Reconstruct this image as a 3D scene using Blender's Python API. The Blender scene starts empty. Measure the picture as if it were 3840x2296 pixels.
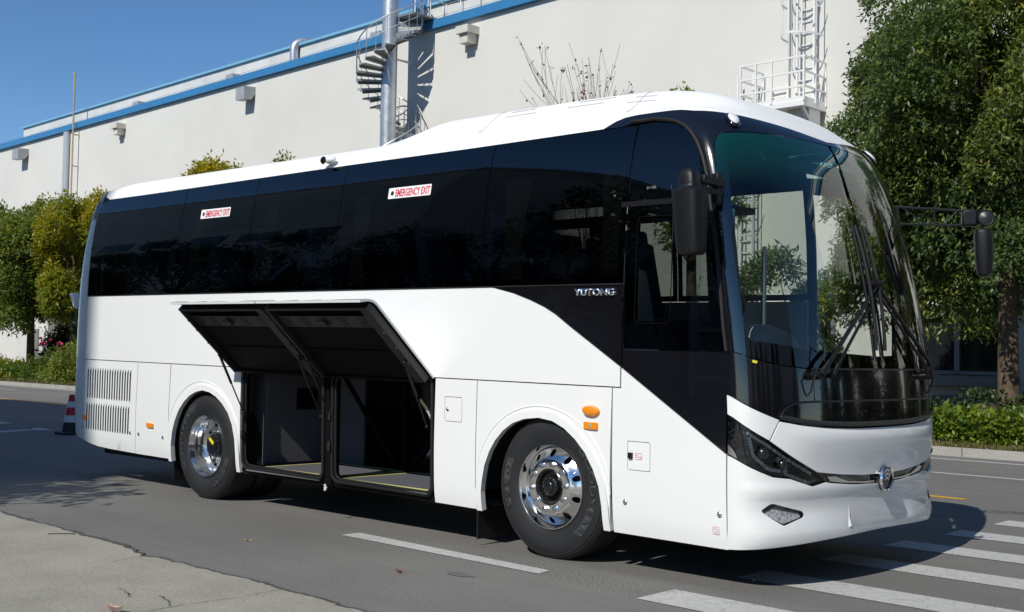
import bpy, bmesh, math, random
import numpy as np
from mathutils import Vector, Matrix
from mathutils.geometry import delaunay_2d_cdt

# ------------------------------------------------------------------ camera, world, sun
SC = bpy.context.scene
COL = SC.collection
R = math.radians
cam_d = bpy.data.cameras.new("camera")
cam = bpy.data.objects.new("camera", cam_d)
COL.objects.link(cam)
SC.camera = cam
cam_d.sensor_width = 36.0
cam_d.lens = 42.162
cam_d.clip_start = 0.05
cam_d.clip_end = 3000
def cam_axes(yaw, pitch, roll):
    f = Vector((math.cos(pitch)*math.sin(yaw), math.cos(pitch)*math.cos(yaw), math.sin(pitch)))
    r = Vector((math.cos(yaw), -math.sin(yaw), 0)); u = r.cross(f)
    c, s = math.cos(roll), math.sin(roll)
    return c*r + s*u, -s*r + c*u, f
_r, _u, _f = cam_axes(-0.7615, 0.0413, 0.0177)
_m = Matrix((_r, _u, -_f)).transposed().to_4x4()
_m.translation = (5.5988, -6.2578, 1.4097)
cam.matrix_world = _m

SUN = Vector((0.18, -1.10, 1.0)).normalized()
SUN_EL = math.asin(SUN.z)
SUN_ROT = math.atan2(SUN.x, SUN.y)
world = bpy.data.worlds.new("World"); SC.world = world; world.use_nodes = True
_nt = world.node_tree
_bg = _nt.nodes["Background"]
_sky = _nt.nodes.new("ShaderNodeTexSky"); _sky.sky_type = 'NISHITA'; _sky.sun_disc = False
_sky.sun_elevation = SUN_EL; _sky.sun_rotation = SUN_ROT
_sky.altitude = 2000; _sky.air_density = 0.9; _sky.dust_density = 0.0; _sky.ozone_density = 2.2
_hs = _nt.nodes.new("ShaderNodeHueSaturation"); _hs.inputs["Saturation"].default_value = 1.18
_nt.links.new(_sky.outputs[0], _hs.inputs["Color"]); _nt.links.new(_hs.outputs[0], _bg.inputs[0]); _bg.inputs[1].default_value = 0.122
sd = bpy.data.lights.new("sun", 'SUN'); so = bpy.data.objects.new("sun", sd); COL.objects.link(so)
sd.energy = 4.2; sd.angle = R(0.5); sd.color = (1.0, 0.962, 0.885)
so.rotation_euler = SUN.to_track_quat('Z', 'Y').to_euler()
SC.view_settings.view_transform = 'Standard'; SC.view_settings.look = 'None'
SC.view_settings.exposure = 0.0; SC.view_settings.gamma = 1.0
SC.render.engine = 'CYCLES'
SC.cycles.max_bounces = 8; SC.cycles.transparent_max_bounces = 16; SC.cycles.glossy_bounces = 4
SC.cycles.caustics_reflective = False; SC.cycles.caustics_refractive = False

# ------------------------------------------------------------------ helpers
def setp(o, label=None, cat=None, group=None, kind=None):
    if label: o["label"] = label
    if cat: o["category"] = cat
    if group: o["group"] = group
    if kind: o["kind"] = kind
    return o

def thing(name, label, cat, loc=(0, 0, 0), rotz=0.0, group=None):
    o = bpy.data.objects.new(name, None); COL.objects.link(o)
    o.location = loc; o.rotation_euler = (0, 0, rotz); o.empty_display_size = 0.3
    return setp(o, label, cat, group)

def link_mesh(name, me, mat, parent=None):
    o = bpy.data.objects.new(name, me); COL.objects.link(o)
    if mat is not None:
        for m in (mat if isinstance(mat, (list, tuple)) else [mat]): me.materials.append(m)
    if parent is not None: o.parent = parent
    return o

def copy_tree(o, parent=None):
    c = o.copy(); COL.objects.link(c)
    if parent is not None: c.parent = parent
    for ch in list(o.children): copy_tree(ch, c)
    return c

class MB:
    """collects shapes and links them as one mesh"""
    def __init__(s): s.v = []; s.f = []; s.m = []
    def add(s, verts, faces, mi=0):
        n = len(s.v); s.v += [tuple(p) for p in verts]
        s.f += [tuple(i+n for i in f) for f in faces]; s.m += [mi]*len(faces)
    def box(s, c, d, rot=None, mi=0, top=1.0):
        hx, hy, hz = d[0]/2, d[1]/2, d[2]/2
        P = [(-hx,-hy,-hz),(hx,-hy,-hz),(hx,hy,-hz),(-hx,hy,-hz),(-hx*top,-hy*top,hz),(hx*top,-hy*top,hz),(hx*top,hy*top,hz),(-hx*top,hy*top,hz)]
        if rot is not None: P = [rot @ Vector(p) for p in P]
        P = [(p[0]+c[0], p[1]+c[1], p[2]+c[2]) for p in P]
        s.add(P, [(0,3,2,1),(4,5,6,7),(0,1,5,4),(1,2,6,5),(2,3,7,6),(3,0,4,7)], mi)
    def bar(s, a, b, w, h, up=(0,0,1), mi=0):
        a, b = Vector(a), Vector(b); d = (b-a); L = d.length; d.normalize()
        up = Vector(up); sx = d.cross(up)
        if sx.length < 1e-4: sx = d.cross(Vector((1,0,0)))
        sx.normalize(); uz = sx.cross(d)
        P = [a+sx*i*w/2+uz*j*h/2 for i, j in ((-1,-1),(1,-1),(1,1),(-1,1))]
        Q = [p+d*L for p in P]
        s.add(P+Q, [(0,1,2,3),(7,6,5,4),(0,4,5,1),(1,5,6,2),(2,6,7,3),(3,7,4,0)], mi)
    def tube(s, pts, r, n=8, mi=0, caps=True, closed=False):
        pts = [Vector(p) for p in pts]; N = len(pts)
        rs = r if isinstance(r, (list, tuple)) else [r]*N
        ring = []; up = None
        for i, p in enumerate(pts):
            if closed: d = pts[(i+1) % N]-pts[i-1]
            else: d = pts[min(i+1, N-1)]-pts[max(i-1, 0)]
            d.normalize()
            if up is None:
                up = Vector((0,0,1)) if abs(d.z) < .9 else Vector((1,0,0))
            x = d.cross(up); x.normalize(); y = x.cross(d); up = y
            ring.append([p+(x*math.cos(2*math.pi*k/n)+y*math.sin(2*math.pi*k/n))*rs[i] for k in range(n)])
        V = [q for rg in ring for q in rg]; F = []
        for i in range(N if closed else N-1):
            for k in range(n):
                a = i*n+k; b = i*n+(k+1) % n; j = (i+1) % N
                F.append((a, b, j*n+(k+1) % n, j*n+k))
        if caps and not closed:
            F.append(tuple(range(n-1, -1, -1))); F.append(tuple((N-1)*n+k for k in range(n)))
        s.add(V, F, mi)
    def cyl(s, a, b, r, n=16, mi=0, r2=None): s.tube([a, b], [r, r if r2 is None else r2], n, mi)
    def lathe(s, prof, c, axis='y', n=48, mi=0, closed=False):
        V = []; F = []
        for (r, h) in prof:
            for k in range(n):
                a = 2*math.pi*k/n; ca, sa = r*math.cos(a), r*math.sin(a)
                if axis == 'y': V.append((c[0]+ca, c[1]+h, c[2]+sa))
                elif axis == 'z': V.append((c[0]+ca, c[1]+sa, c[2]+h))
                else: V.append((c[0]+h, c[1]+ca, c[2]+sa))
        for i in range(len(prof)-1):
            for k in range(n):
                q = (i*n+k, i*n+(k+1) % n, (i+1)*n+(k+1) % n, (i+1)*n+k)
                F.append(q if axis == 'y' else q[::-1] if axis == 'x' else q)
        s.add(V, F, mi)
    def sphere(s, c, r, n=12, m=8, mi=0, sc=(1,1,1)):
        V = [(c[0], c[1], c[2]+r*sc[2])]; F = []
        for i in range(1, m):
            t = math.pi*i/m
            for k in range(n):
                a = 2*math.pi*k/n
                V.append((c[0]+r*sc[0]*math.sin(t)*math.cos(a), c[1]+r*sc[1]*math.sin(t)*math.sin(a), c[2]+r*sc[2]*math.cos(t)))
        V.append((c[0], c[1], c[2]-r*sc[2]))
        for k in range(n): F.append((0, 1+k, 1+(k+1) % n))
        for i in range(m-2):
            for k in range(n):
                a = 1+i*n+k; b = 1+i*n+(k+1) % n; F.append((a, a+n, b+n, b))
        for k in range(n): F.append((len(V)-1, 1+(m-2)*n+(k+1) % n, 1+(m-2)*n+k))
        s.add(V, F, mi)
    def build(s, name, mat, parent=None, smooth=35, bevel=0.0, seg=2):
        me = bpy.data.meshes.new(name); me.from_pydata(s.v, [], s.f)
        o = link_mesh(name, me, mat, parent)
        if isinstance(mat, (list, tuple)): me.polygons.foreach_set('material_index', s.m)
        bm = bmesh.new(); bm.from_mesh(me)
        bmesh.ops.recalc_face_normals(bm, faces=bm.faces)
        if smooth:
            for f in bm.faces: f.smooth = True
            lim = R(smooth)
            for e in bm.edges:
                if len(e.link_faces) == 2 and e.calc_face_angle(0) > lim: e.smooth = False
        bm.to_mesh(me); bm.free()
        if bevel:
            b = o.modifiers.new("bevel", 'BEVEL'); b.width = bevel; b.segments = seg; b.limit_method = 'ANGLE'; b.angle_limit = R(40)
            b.harden_normals = False
        return o

def in_poly(p, poly):
    x, y = p; c = False; j = len(poly)-1
    for i in range(len(poly)):
        xi, yi = poly[i]; xj, yj = poly[j]
        if (yi > y) != (yj > y) and x < (xj-xi)*(y-yi)/(yj-yi+1e-15)+xi: c = not c
        j = i
    return c
def subdiv(poly, ex, ey):
    out = []
    for i in range(len(poly)):
        a, b = poly[i], poly[(i+1) % len(poly)]
        n = max(1, int(math.ceil(max(abs(b[0]-a[0])/ex, abs(b[1]-a[1])/ey)-1e-6)))
        for k in range(n): out.append((a[0]+(b[0]-a[0])*k/n, a[1]+(b[1]-a[1])*k/n))
    return out
def panel(name, outer, mapf, mat, parent=None, holes=(), grid=(.15, .12), rim=.02, off=0.0, flip=False, back=False, want_bm=False):
    """a sheet cut to a 2D outline (with holes), laid on the surface mapf(a, b), with a rim turned inward"""
    loops = [subdiv(outer, *grid)] + [subdiv(h, *grid) for h in holes]
    pts = []; edges = []; lp = []
    for L in loops:
        n = len(pts); idx = list(range(n, n+len(L))); pts += L
        edges += [(idx[i], idx[(i+1) % len(idx)]) for i in range(len(idx))]; lp.append(idx)
    nb = len(pts)
    ax = [p[0] for p in loops[0]]; ay = [p[1] for p in loops[0]]
    arr = np.array(pts); gx, gy = grid
    def inside(p): return in_poly(p, loops[0]) and not any(in_poly(p, h) for h in loops[1:])
    a = min(ax)+gx*.5
    while a < max(ax):
        b = min(ay)+gy*.5
        while b < max(ay):
            if inside((a, b)) and (((arr[:, 0]-a)/gx)**2+((arr[:, 1]-b)/gy)**2).min() > .16: pts.append((a, b))
            b += gy
        a += gx
    vs, es, fs, ov, oe, of = delaunay_2d_cdt([Vector(p) for p in pts], edges, [], 0, 1e-7)
    P2 = [(v[0], v[1]) for v in vs]
    tri = []
    for f in fs:
        c = (sum(P2[i][0] for i in f)/len(f), sum(P2[i][1] for i in f)/len(f))
        if inside(c): tri.append(tuple(f))
    def pn(a, b):
        h = 1e-3
        p = Vector(mapf(a, b)); du = Vector(mapf(a+h, b))-Vector(mapf(a-h, b)); dv = Vector(mapf(a, b+h))-Vector(mapf(a, b-h))
        n = du.cross(dv)
        n = n.normalized() if n.length > 1e-12 else Vector((0, -1, 0))
        if flip: n = -n
        return p, n
    V = []; N = []
    for q in P2:
        p, n = pn(*q); V.append(p+n*off); N.append(n)
    F = []
    for t in tri:
        g = (V[t[1]]-V[t[0]]).cross(V[t[2]]-V[t[0]])
        F.append(t if g.dot(N[t[0]]) > 0 else t[::-1])
    # rim
    cnt = {}
    for t in F:
        for i in range(len(t)):
            e = (t[i], t[(i+1) % len(t)]); cnt[e] = 1
    normals = [tuple(n) for n in N]; V = [tuple(p) for p in V]
    nt = len(V)
    if back:
        for i in range(nt):
            V.append(tuple(Vector(V[i])-N[i]*rim)); normals.append(tuple(-N[i]))
        F += [tuple(i+nt for i in t[::-1]) for t in list(F)]
    if rim:
        for (i, j) in [e for e in cnt if (e[1], e[0]) not in cnt]:
            pi, pj = Vector(V[i]), Vector(V[j]); qi, qj = pi-N[i]*rim, pj-N[j]*rim
            en = (pj-pi).cross(N[i]); en = en.normalized() if en.length > 1e-9 else N[i]
            k = len(V); V += [tuple(pi), tuple(pj), tuple(qj), tuple(qi)]; normals += [tuple(en)]*4
            F.append((k+3, k+2, k+1, k))
    me = bpy.data.meshes.new(name); me.from_pydata(V, [], F)
    me.polygons.foreach_set('use_smooth', [True]*len(me.polygons))
    me.normals_split_custom_set_from_vertices(normals)
    return link_mesh(name, me, mat, parent)

def circle(cx, cy, rx, ry=None, n=24, a0=0.0):
    ry = rx if ry is None else ry
    return [(cx+rx*math.cos(2*math.pi*k/n+a0), cy+ry*math.sin(2*math.pi*k/n+a0)) for k in range(n)]
def rrect(x0, y0, x1, y1, r, n=5):
    out = []
    for cx, cy, a in ((x1-r, y1-r, 0), (x0+r, y1-r, 90), (x0+r, y0+r, 180), (x1-r, y0+r, 270)):
        for k in range(n+1):
            t = R(a+90*k/n); out.append((cx+r*math.cos(t), cy+r*math.sin(t)))
    return out
def text_mesh(name, txt, mat, parent, origin, xd, yd, height, width=None, ext=.002, bold=0.0, bend=None):
    """solid lettering: lower left corner at origin, height of a capital, total width"""
    cu = bpy.data.curves.new(name, 'FONT'); cu.body = txt; cu.size = 1.0; cu.extrude = 0.0; cu.offset = bold; cu.resolution_u = 4
    t = bpy.data.objects.new(name, cu); COL.objects.link(t)
    dg = bpy.context.evaluated_depsgraph_get(); me = bpy.data.meshes.new_from_object(t.evaluated_get(dg))
    bpy.data.objects.remove(t); bpy.data.curves.remove(cu)
    v = np.array([p.co[:] for p in me.vertices])
    x0, x1, y0, y1 = v[:, 0].min(), v[:, 0].max(), v[:, 1].min(), v[:, 1].max()
    sy = height/(y1-y0); sx = sy if width is None else width/(x1-x0)
    bm = bmesh.new(); bm.from_mesh(me)
    if ext:
        r = bmesh.ops.extrude_face_region(bm, geom=bm.faces[:])
        for e in r['geom']:
            if isinstance(e, bmesh.types.BMVert): e.co.z += ext
    o0, xd, yd = Vector(origin), Vector(xd).normalized(), Vector(yd).normalized(); nd = xd.cross(yd)
    for p in bm.verts:
        a, b, c = (p.co.x-x0)*sx, (p.co.y-y0)*sy, p.co.z
        p.co = bend(a, b, c) if bend else o0+xd*a+yd*b+nd*c
    bmesh.ops.recalc_face_normals(bm, faces=bm.faces)
    bm.to_mesh(me); bm.free()
    return link_mesh(name, me, mat, parent)

# ------------------------------------------------------------------ materials
def mat(name, col, rough=.5, metal=0.0, spec=.5, coat=0.0, coat_rough=.03, var=0.0, vscale=4.0, bump=0.0, bscale=40.0, speck=0.0, sscale=200.0, rvar=0.0):
    m = bpy.data.materials.new(name); m.use_nodes = True
    nt = m.node_tree; b = nt.nodes["Principled BSDF"]; L = nt.links.new
    b.inputs["Base Color"].default_value = (*col, 1); b.inputs["Roughness"].default_value = rough
    b.inputs["Metallic"].default_value = metal; b.inputs["Specular IOR Level"].default_value = spec
    b.inputs["Coat Weight"].default_value = coat; b.inputs["Coat Roughness"].default_value = coat_rough
    tc = None
    def tcn():
        nonlocal tc
        if tc is None: tc = nt.nodes.new("ShaderNodeTexCoord")
        return tc.outputs["Object"]
    cur = None
    def noise(scale, detail=4, rough_=.6):
        n = nt.nodes.new("ShaderNodeTexNoise"); n.inputs["Scale"].default_value = scale; n.inputs["Detail"].default_value = detail
        n.inputs["Roughness"].default_value = rough_; L(tcn(), n.inputs["Vector"]); return n
    def vary(n, amt, cur, lo=.3, hi=.7):
        mr = nt.nodes.new("ShaderNodeMapRange"); L(n.outputs["Fac"], mr.inputs["Value"])
        mr.inputs["From Min"].default_value = lo; mr.inputs["From Max"].default_value = hi
        mr.inputs["To Min"].default_value = 1-amt; mr.inputs["To Max"].default_value = 1+amt
        mx = nt.nodes.new("ShaderNodeMix"); mx.data_type = 'RGBA'; mx.blend_type = 'MULTIPLY'; mx.inputs[0].default_value = 1
        if cur is None: mx.inputs[6].default_value = (*col, 1)
        else: L(cur, mx.inputs[6])
        L(mr.outputs[0], mx.inputs[7]); return mx.outputs[2]
    if var: cur = vary(noise(vscale), var, cur)
    if speck: cur = vary(noise(sscale, 2, .7), speck, cur, .35, .65)
    if cur is not None: L(cur, b.inputs["Base Color"])
    if rvar:
        n = noise(vscale*2); mr = nt.nodes.new("ShaderNodeMapRange"); L(n.outputs["Fac"], mr.inputs["Value"])
        mr.inputs["To Min"].default_value = max(0, rough-rvar); mr.inputs["To Max"].default_value = rough+rvar; L(mr.outputs[0], b.inputs["Roughness"])
    if bump:
        n = noise(bscale, 5); bp = nt.nodes.new("ShaderNodeBump"); bp.inputs["Strength"].default_value = bump; bp.inputs["Distance"].default_value = .01
        L(n.outputs["Fac"], bp.inputs["Height"]); L(bp.outputs[0], b.inputs["Normal"])
    return m

def glass_mat(name, tint, wav=0.0, wscale=3.0, shade=None, refl=1.0):
    """thin pane: tinted see-through plus mirror reflection by Fresnel"""
    m = bpy.data.materials.new(name); m.use_nodes = True; nt = m.node_tree; L = nt.links.new
    for n in list(nt.nodes): nt.nodes.remove(n)
    out = nt.nodes.new("ShaderNodeOutputMaterial"); mx = nt.nodes.new("ShaderNodeMixShader")
    tr = nt.nodes.new("ShaderNodeBsdfTransparent"); gl = nt.nodes.new("ShaderNodeBsdfGlossy"); gl.inputs["Roughness"].default_value = 0.0
    fr = nt.nodes.new("ShaderNodeFresnel"); fr.inputs["IOR"].default_value = 1.5
    tr.inputs[0].default_value = (*tint, 1)
    ml = nt.nodes.new("ShaderNodeMath"); ml.operation = 'MULTIPLY'; ml.inputs[1].default_value = refl; ml.use_clamp = True
    L(fr.outputs[0], ml.inputs[0]); L(ml.outputs[0], mx.inputs[0]); L(tr.outputs[0], mx.inputs[1]); L(gl.outputs[0], mx.inputs[2]); L(mx.outputs[0], out.inputs[0])
    tc = nt.nodes.new("ShaderNodeTexCoord")
    if shade:
        sp = nt.nodes.new("ShaderNodeSeparateXYZ"); L(tc.outputs["Object"], sp.inputs[0])
        mr = nt.nodes.new("ShaderNodeMapRange"); mr.inputs["From Min"].default_value = shade[0]; mr.inputs["From Max"].default_value = shade[1]
        L(sp.outputs["Z"], mr.inputs["Value"])
        c = nt.nodes.new("ShaderNodeMix"); c.data_type = 'RGBA'; L(mr.outputs[0], c.inputs[0])
        c.inputs[6].default_value = (*tint, 1); c.inputs[7].default_value = (*shade[2], 1); L(c.outputs[2], tr.inputs[0])
        df = nt.nodes.new("ShaderNodeBsdfTranslucent"); df.inputs[0].default_value = (.03, .42, .37, 1); d2 = nt.nodes.new("ShaderNodeBsdfDiffuse"); d2.inputs[0].default_value = (.02, .33, .30, 1)
        ad = nt.nodes.new("ShaderNodeMixShader"); L(df.outputs[0], ad.inputs[1]); L(d2.outputs[0], ad.inputs[2])
        m3 = nt.nodes.new("ShaderNodeMath"); m3.operation = 'MULTIPLY'; m3.inputs[1].default_value = .24; L(mr.outputs[0], m3.inputs[0])
        mb = nt.nodes.new("ShaderNodeMixShader"); L(m3.outputs[0], mb.inputs[0]); L(tr.outputs[0], mb.inputs[1]); L(ad.outputs[0], mb.inputs[2]); L(mb.outputs[0], mx.inputs[1])
    if wav:
        n = nt.nodes.new("ShaderNodeTexNoise"); n.inputs["Scale"].default_value = wscale; n.inputs["Detail"].default_value = 1.0
        L(tc.outputs["Object"], n.inputs["Vector"])
        bp = nt.nodes.new("ShaderNodeBump"); bp.inputs["Strength"].default_value = wav; bp.inputs["Distance"].default_value = .02
        L(n.outputs["Fac"], bp.inputs["Height"]); L(bp.outputs[0], gl.inputs["Normal"]); L(bp.outputs[0], fr.inputs["Normal"])
    return m

def leaf_mat(name, c1, c2, c3, trans=.25):
    """leaf colour varied per leaf (attribute 'tint') between three greens"""
    m = bpy.data.materials.new(name); m.use_nodes = True; nt = m.node_tree; L = nt.links.new
    b = nt.nodes["Principled BSDF"]; at = nt.nodes.new("ShaderNodeAttribute"); at.attribute_name = "tint"
    cr = nt.nodes.new("ShaderNodeValToRGB"); cr.color_ramp.elements[0].color = (*c1, 1); cr.color_ramp.elements[1].color = (*c3, 1)
    e = cr.color_ramp.elements.new(.5); e.color = (*c2, 1)
    L(at.outputs["Fac"], cr.inputs[0]); L(cr.outputs[0], b.inputs["Base Color"])
    b.inputs["Roughness"].default_value = .42; b.inputs["Specular IOR Level"].default_value = .45
    tl = nt.nodes.new("ShaderNodeBsdfTranslucent"); mx = nt.nodes.new("ShaderNodeMixShader"); mx.inputs[0].default_value = trans
    hs = nt.nodes.new("ShaderNodeHueSaturation"); hs.inputs["Value"].default_value = 1.6; hs.inputs["Saturation"].default_value = 1.1
    L(cr.outputs[0], hs.inputs["Color"]); L(hs.outputs[0], tl.inputs[0])
    L(b.outputs[0], mx.inputs[1]); L(tl.outputs[0], mx.inputs[2]); L(mx.outputs[0], nt.nodes["Material Output"].inputs[0])
    return m
# ------------------------------------------------------------------ ground
PSI = -0.0345                                   # the road and the factory run along this slope
def rd(x, y0): return y0 + PSI*x
def sheet(name, pts, z, m, kind='structure', thick=0):
    me = bpy.data.meshes.new(name)
    n = len(pts); V = [(x, y, z) for x, y in pts]; F = [tuple(range(n))]
    if thick:
        V += [(x, y, z-thick) for x, y in pts]; F += [(i, i+n, (i+1) % n+n, (i+1) % n) for i in range(n)]
    me.from_pydata(V, [], F)
    o = link_mesh(name, me, m)
    if kind: o["kind"] = kind
    if me.polygons[0].normal.z < 0: me.flip_normals()
    return o

def asphalt_mat():
    m = bpy.data.materials.new("asphalt"); m.use_nodes = True; nt = m.node_tree; L = nt.links.new; b = nt.nodes["Principled BSDF"]
    tc = nt.nodes.new("ShaderNodeTexCoord")
    def noise(s, d=4, r=.6, sc=None):
        n = nt.nodes.new("ShaderNodeTexNoise"); n.inputs["Scale"].default_value = s; n.inputs["Detail"].default_value = d; n.inputs["Roughness"].default_value = r
        if sc:
            mp = nt.nodes.new("ShaderNodeMapping"); mp.inputs["Scale"].default_value = sc; L(tc.outputs["Object"], mp.inputs[0]); L(mp.outputs[0], n.inputs["Vector"])
        else: L(tc.outputs["Object"], n.inputs["Vector"])
        return n
    def rng(n, a, b_, c, d):
        r = nt.nodes.new("ShaderNodeMapRange"); L(n.outputs["Fac"], r.inputs["Value"])
        for k, v in zip(("From Min", "From Max", "To Min", "To Max"), (a, b_, c, d)): r.inputs[k].default_value = v
        return r.outputs[0]
    def mul(a, b_):
        n = nt.nodes.new("ShaderNodeMath"); n.operation = 'MULTIPLY'; L(a, n.inputs[0]); L(b_, n.inputs[1]); return n.outputs[0]
    big = rng(noise(.35, 5), .3, .7, .86, 1.12)
    streak = rng(noise(1.2, 4, .6, (.25, 3.0, 1)), .3, .7, .93, 1.07)
    grain = rng(noise(85, 3, .85), .3, .7, .55, 1.45)
    mid = rng(noise(35, 3, .7), .3, .7, .9, 1.1)
    f = mul(mul(big, streak), mul(grain, mid))
    # coarse worn aggregate strips where tyres run
    ws = rng(noise(.5, 2, .5, (.35, 2.2, 1)), .60, .68, 0.0, 1.0)
    wg = rng(noise(60, 2, .9), .42, .62, .55, 1.5)
    mx = nt.nodes.new("ShaderNodeMix"); mx.data_type = 'FLOAT'; L(ws, mx.inputs[0]); mx.inputs[2].default_value = 1.0; L(wg, mx.inputs[3])
    f = mul(f, mx.outputs[0])
    c = nt.nodes.new("ShaderNodeMix"); c.data_type = 'RGBA'; c.blend_type = 'MULTIPLY'; c.inputs[0].default_value = 1; c.inputs[6].default_value = (.170, .165, .154, 1)
    L(f, c.inputs[7]); L(c.outputs[2], b.inputs["Base Color"])
    b.inputs["Roughness"].default_value = .88; b.inputs["Specular IOR Level"].default_value = .25
    bp = nt.nodes.new("ShaderNodeBump"); bp.inputs["Strength"].default_value = .45; bp.inputs["Distance"].default_value = .006
    L(noise(150, 3, .8).outputs["Fac"], bp.inputs["Height"]); L(bp.outputs[0], b.inputs["Normal"])
    return m
def paint_mat(name, col, wear=.5):
    m = bpy.data.materials.new(name); m.use_nodes = True; nt = m.node_tree; L = nt.links.new; b = nt.nodes["Principled BSDF"]
    tc = nt.nodes.new("ShaderNodeTexCoord")
    n = nt.nodes.new("ShaderNodeTexNoise"); n.inputs["Scale"].default_value = 2.2; n.inputs["Detail"].default_value = 10; n.inputs["Roughness"].default_value = .78; L(tc.outputs["Object"], n.inputs["Vector"])
    v = nt.nodes.new("ShaderNodeTexVoronoi"); v.feature = 'DISTANCE_TO_EDGE'; v.inputs["Scale"].default_value = 11; L(tc.outputs["Object"], v.inputs["Vector"])
    cr = nt.nodes.new("ShaderNodeMapRange"); cr.inputs["From Min"].default_value = .0; cr.inputs["From Max"].default_value = .035; L(v.outputs["Distance"], cr.inputs["Value"])
    cr.inputs["To Min"].default_value = .62
    r = nt.nodes.new("ShaderNodeMapRange"); r.inputs["From Min"].default_value = .60; r.inputs["From Max"].default_value = .70; L(n.outputs["Fac"], r.inputs["Value"]); r.inputs["To Max"].default_value = wear
    n2 = nt.nodes.new("ShaderNodeTexNoise"); n2.inputs["Scale"].default_value = 160; n2.inputs["Detail"].default_value = 2; L(tc.outputs["Object"], n2.inputs["Vector"])
    r2 = nt.nodes.new("ShaderNodeMapRange"); r2.inputs["From Min"].default_value = .3; r2.inputs["From Max"].default_value = .7; r2.inputs["To Min"].default_value = .78; r2.inputs["To Max"].default_value = 1.18; L(n2.outputs["Fac"], r2.inputs["Value"])
    c = nt.nodes.new("ShaderNodeMix"); c.data_type = 'RGBA'; c.inputs[6].default_value = (*col, 1); c.inputs[7].default_value = (.16, .158, .155, 1); L(r.outputs[0], c.inputs[0])
    q = nt.nodes.new("ShaderNodeMix"); q.data_type = 'RGBA'; q.blend_type = 'MULTIPLY'; q.inputs[0].default_value = 1; L(c.outputs[2], q.inputs[6]); L(cr.outputs[0], q.inputs[7])
    w = nt.nodes.new("ShaderNodeMix"); w.data_type = 'RGBA'; w.blend_type = 'MULTIPLY'; w.inputs[0].default_value = 1; L(q.outputs[2], w.inputs[6]); L(r2.outputs[0], w.inputs[7])
    L(w.outputs[2], b.inputs["Base Color"]); b.inputs["Roughness"].default_value = .8; b.inputs["Specular IOR Level"].default_value = .25
    return m
M_asph = asphalt_mat()
M_white_line = paint_mat("worn white road paint", (.47, .47, .455))
M_yellow_line = paint_mat("worn yellow road paint", (.62, .36, .05))
M_conc = mat("old concrete", (.325, .308, .258), .9, spec=.2, var=.13, vscale=1.3, speck=.2, sscale=95, bump=.5, bscale=70)
M_kerb = mat("granite kerb", (.36, .35, .32), .85, spec=.25, var=.10, vscale=1.5, speck=.22, sscale=90)
M_soil = mat("soil", (.09, .075, .045), .95, spec=.1, var=.3, vscale=2)
M_crack = mat("crack filler", (.085, .082, .078), .9, var=.3, vscale=8)
M_oil = mat("oil stained asphalt", (.128, .125, .118), .8, spec=.3, var=.2, vscale=9, speck=.4, sscale=85)
M_dark_asph = mat("bitumen edge", (.09, .088, .085), .9, spec=.2, var=.2, vscale=5, speck=.25, sscale=120, bump=.4, bscale=90)

sheet("ground", [(-400, -400), (400, -400), (400, 400), (-400, 400)], 0.0, M_asph)
# concrete apron with a broken edge
random.seed(4)
_edge = [(-60, -1.0), (-20, -1.45), (-8, -1.72), (-4.633, -1.802), (-4.155, -1.834), (-3.638, -1.841), (-3.092, -1.879), (-2.471, -1.923), (-1.885, -1.977), (-1.447, -1.971), (-1.11, -1.972), (-.706, -1.98), (-.296, -2.012), (.091, -2.0), (.5, -2.005), (3, -2.1), (9, -2.3), (40, -3.4)]
def rough_edge(E, step, amp):
    out = []
    for (x0, y0), (x1, y1) in zip(E, E[1:]):
        n = max(1, int(min(abs(x1-x0)/step, 200)))
        for k in range(n):
            t = k/n; out.append((x0+(x1-x0)*t, y0+(y1-y0)*t+random.gauss(0, amp)))
    return out + [E[-1]]
_n1 = [random.gauss(0, 1) for _ in range(4000)]
def wob(x, f, sd):
    t = (x+100)*f; i = int(t); q = t-i; q = q*q*(3-2*q); o = int(sd*37) % 900
    return _n1[(i+o) % 4000]*(1-q)+_n1[(i+o+1) % 4000]*q
_ap = [(x, y+.016*wob(x, 3.1, 1)+.009*wob(x, 9.7, 2)+.005*wob(x, 31, 3)) for x, y in rough_edge(_edge, .018, .0)]
sheet("concrete_apron", _ap+[(40, -60), (-60, -60)], .004, M_conc)
_st = [(x, y+max(.004, .016+.014*wob(x, 2.3, 5)+.010*wob(x, 7.9, 6)+.007*wob(x, 27, 7))) for x, y in _ap if -9 < x < 6]
sheet("apron_joint", [(x, y-.012) for x, y in _ap if -9 < x < 6][::-1]+_st, .0075, M_dark_asph)
def crack(pts, w=.006, n=10):
    P = []
    for (x0, y0), (x1, y1) in zip(pts, pts[1:]):
        for k in range(n): t = k/n; P.append((x0+(x1-x0)*t+random.gauss(0, .006), y0+(y1-y0)*t+random.gauss(0, .006)))
    P.append(pts[-1]); A = []; B = []
    for i, p in enumerate(P):
        a, b = P[max(0, i-1)], P[min(len(P)-1, i+1)]; dx, dy = b[0]-a[0], b[1]-a[1]; l = math.hypot(dx, dy)+1e-9
        ww = w*.55*random.uniform(.3, 1.3)
        A.append((p[0]-dy/l*ww, p[1]+dx/l*ww)); B.append((p[0]+dy/l*ww, p[1]-dx/l*ww))
    sheet("concrete_crack", A+B[::-1], .0085, M_crack)
crack([(-.31, -6), (-.29, -4.2), (-.282, -2.868), (-.294, -2.665), (-.269, -2.32), (-.291, -2.006)], .005)
crack([(-1.781, -2.28), (-1.845, -2.104), (-1.848, -1.977)], .005)
crack([(-.943, -2.687), (-.78, -2.72), (-.654, -2.787)], .006); crack([(-.596, -2.632), (-.45, -2.66), (-.305, -2.732)], .006)

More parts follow.
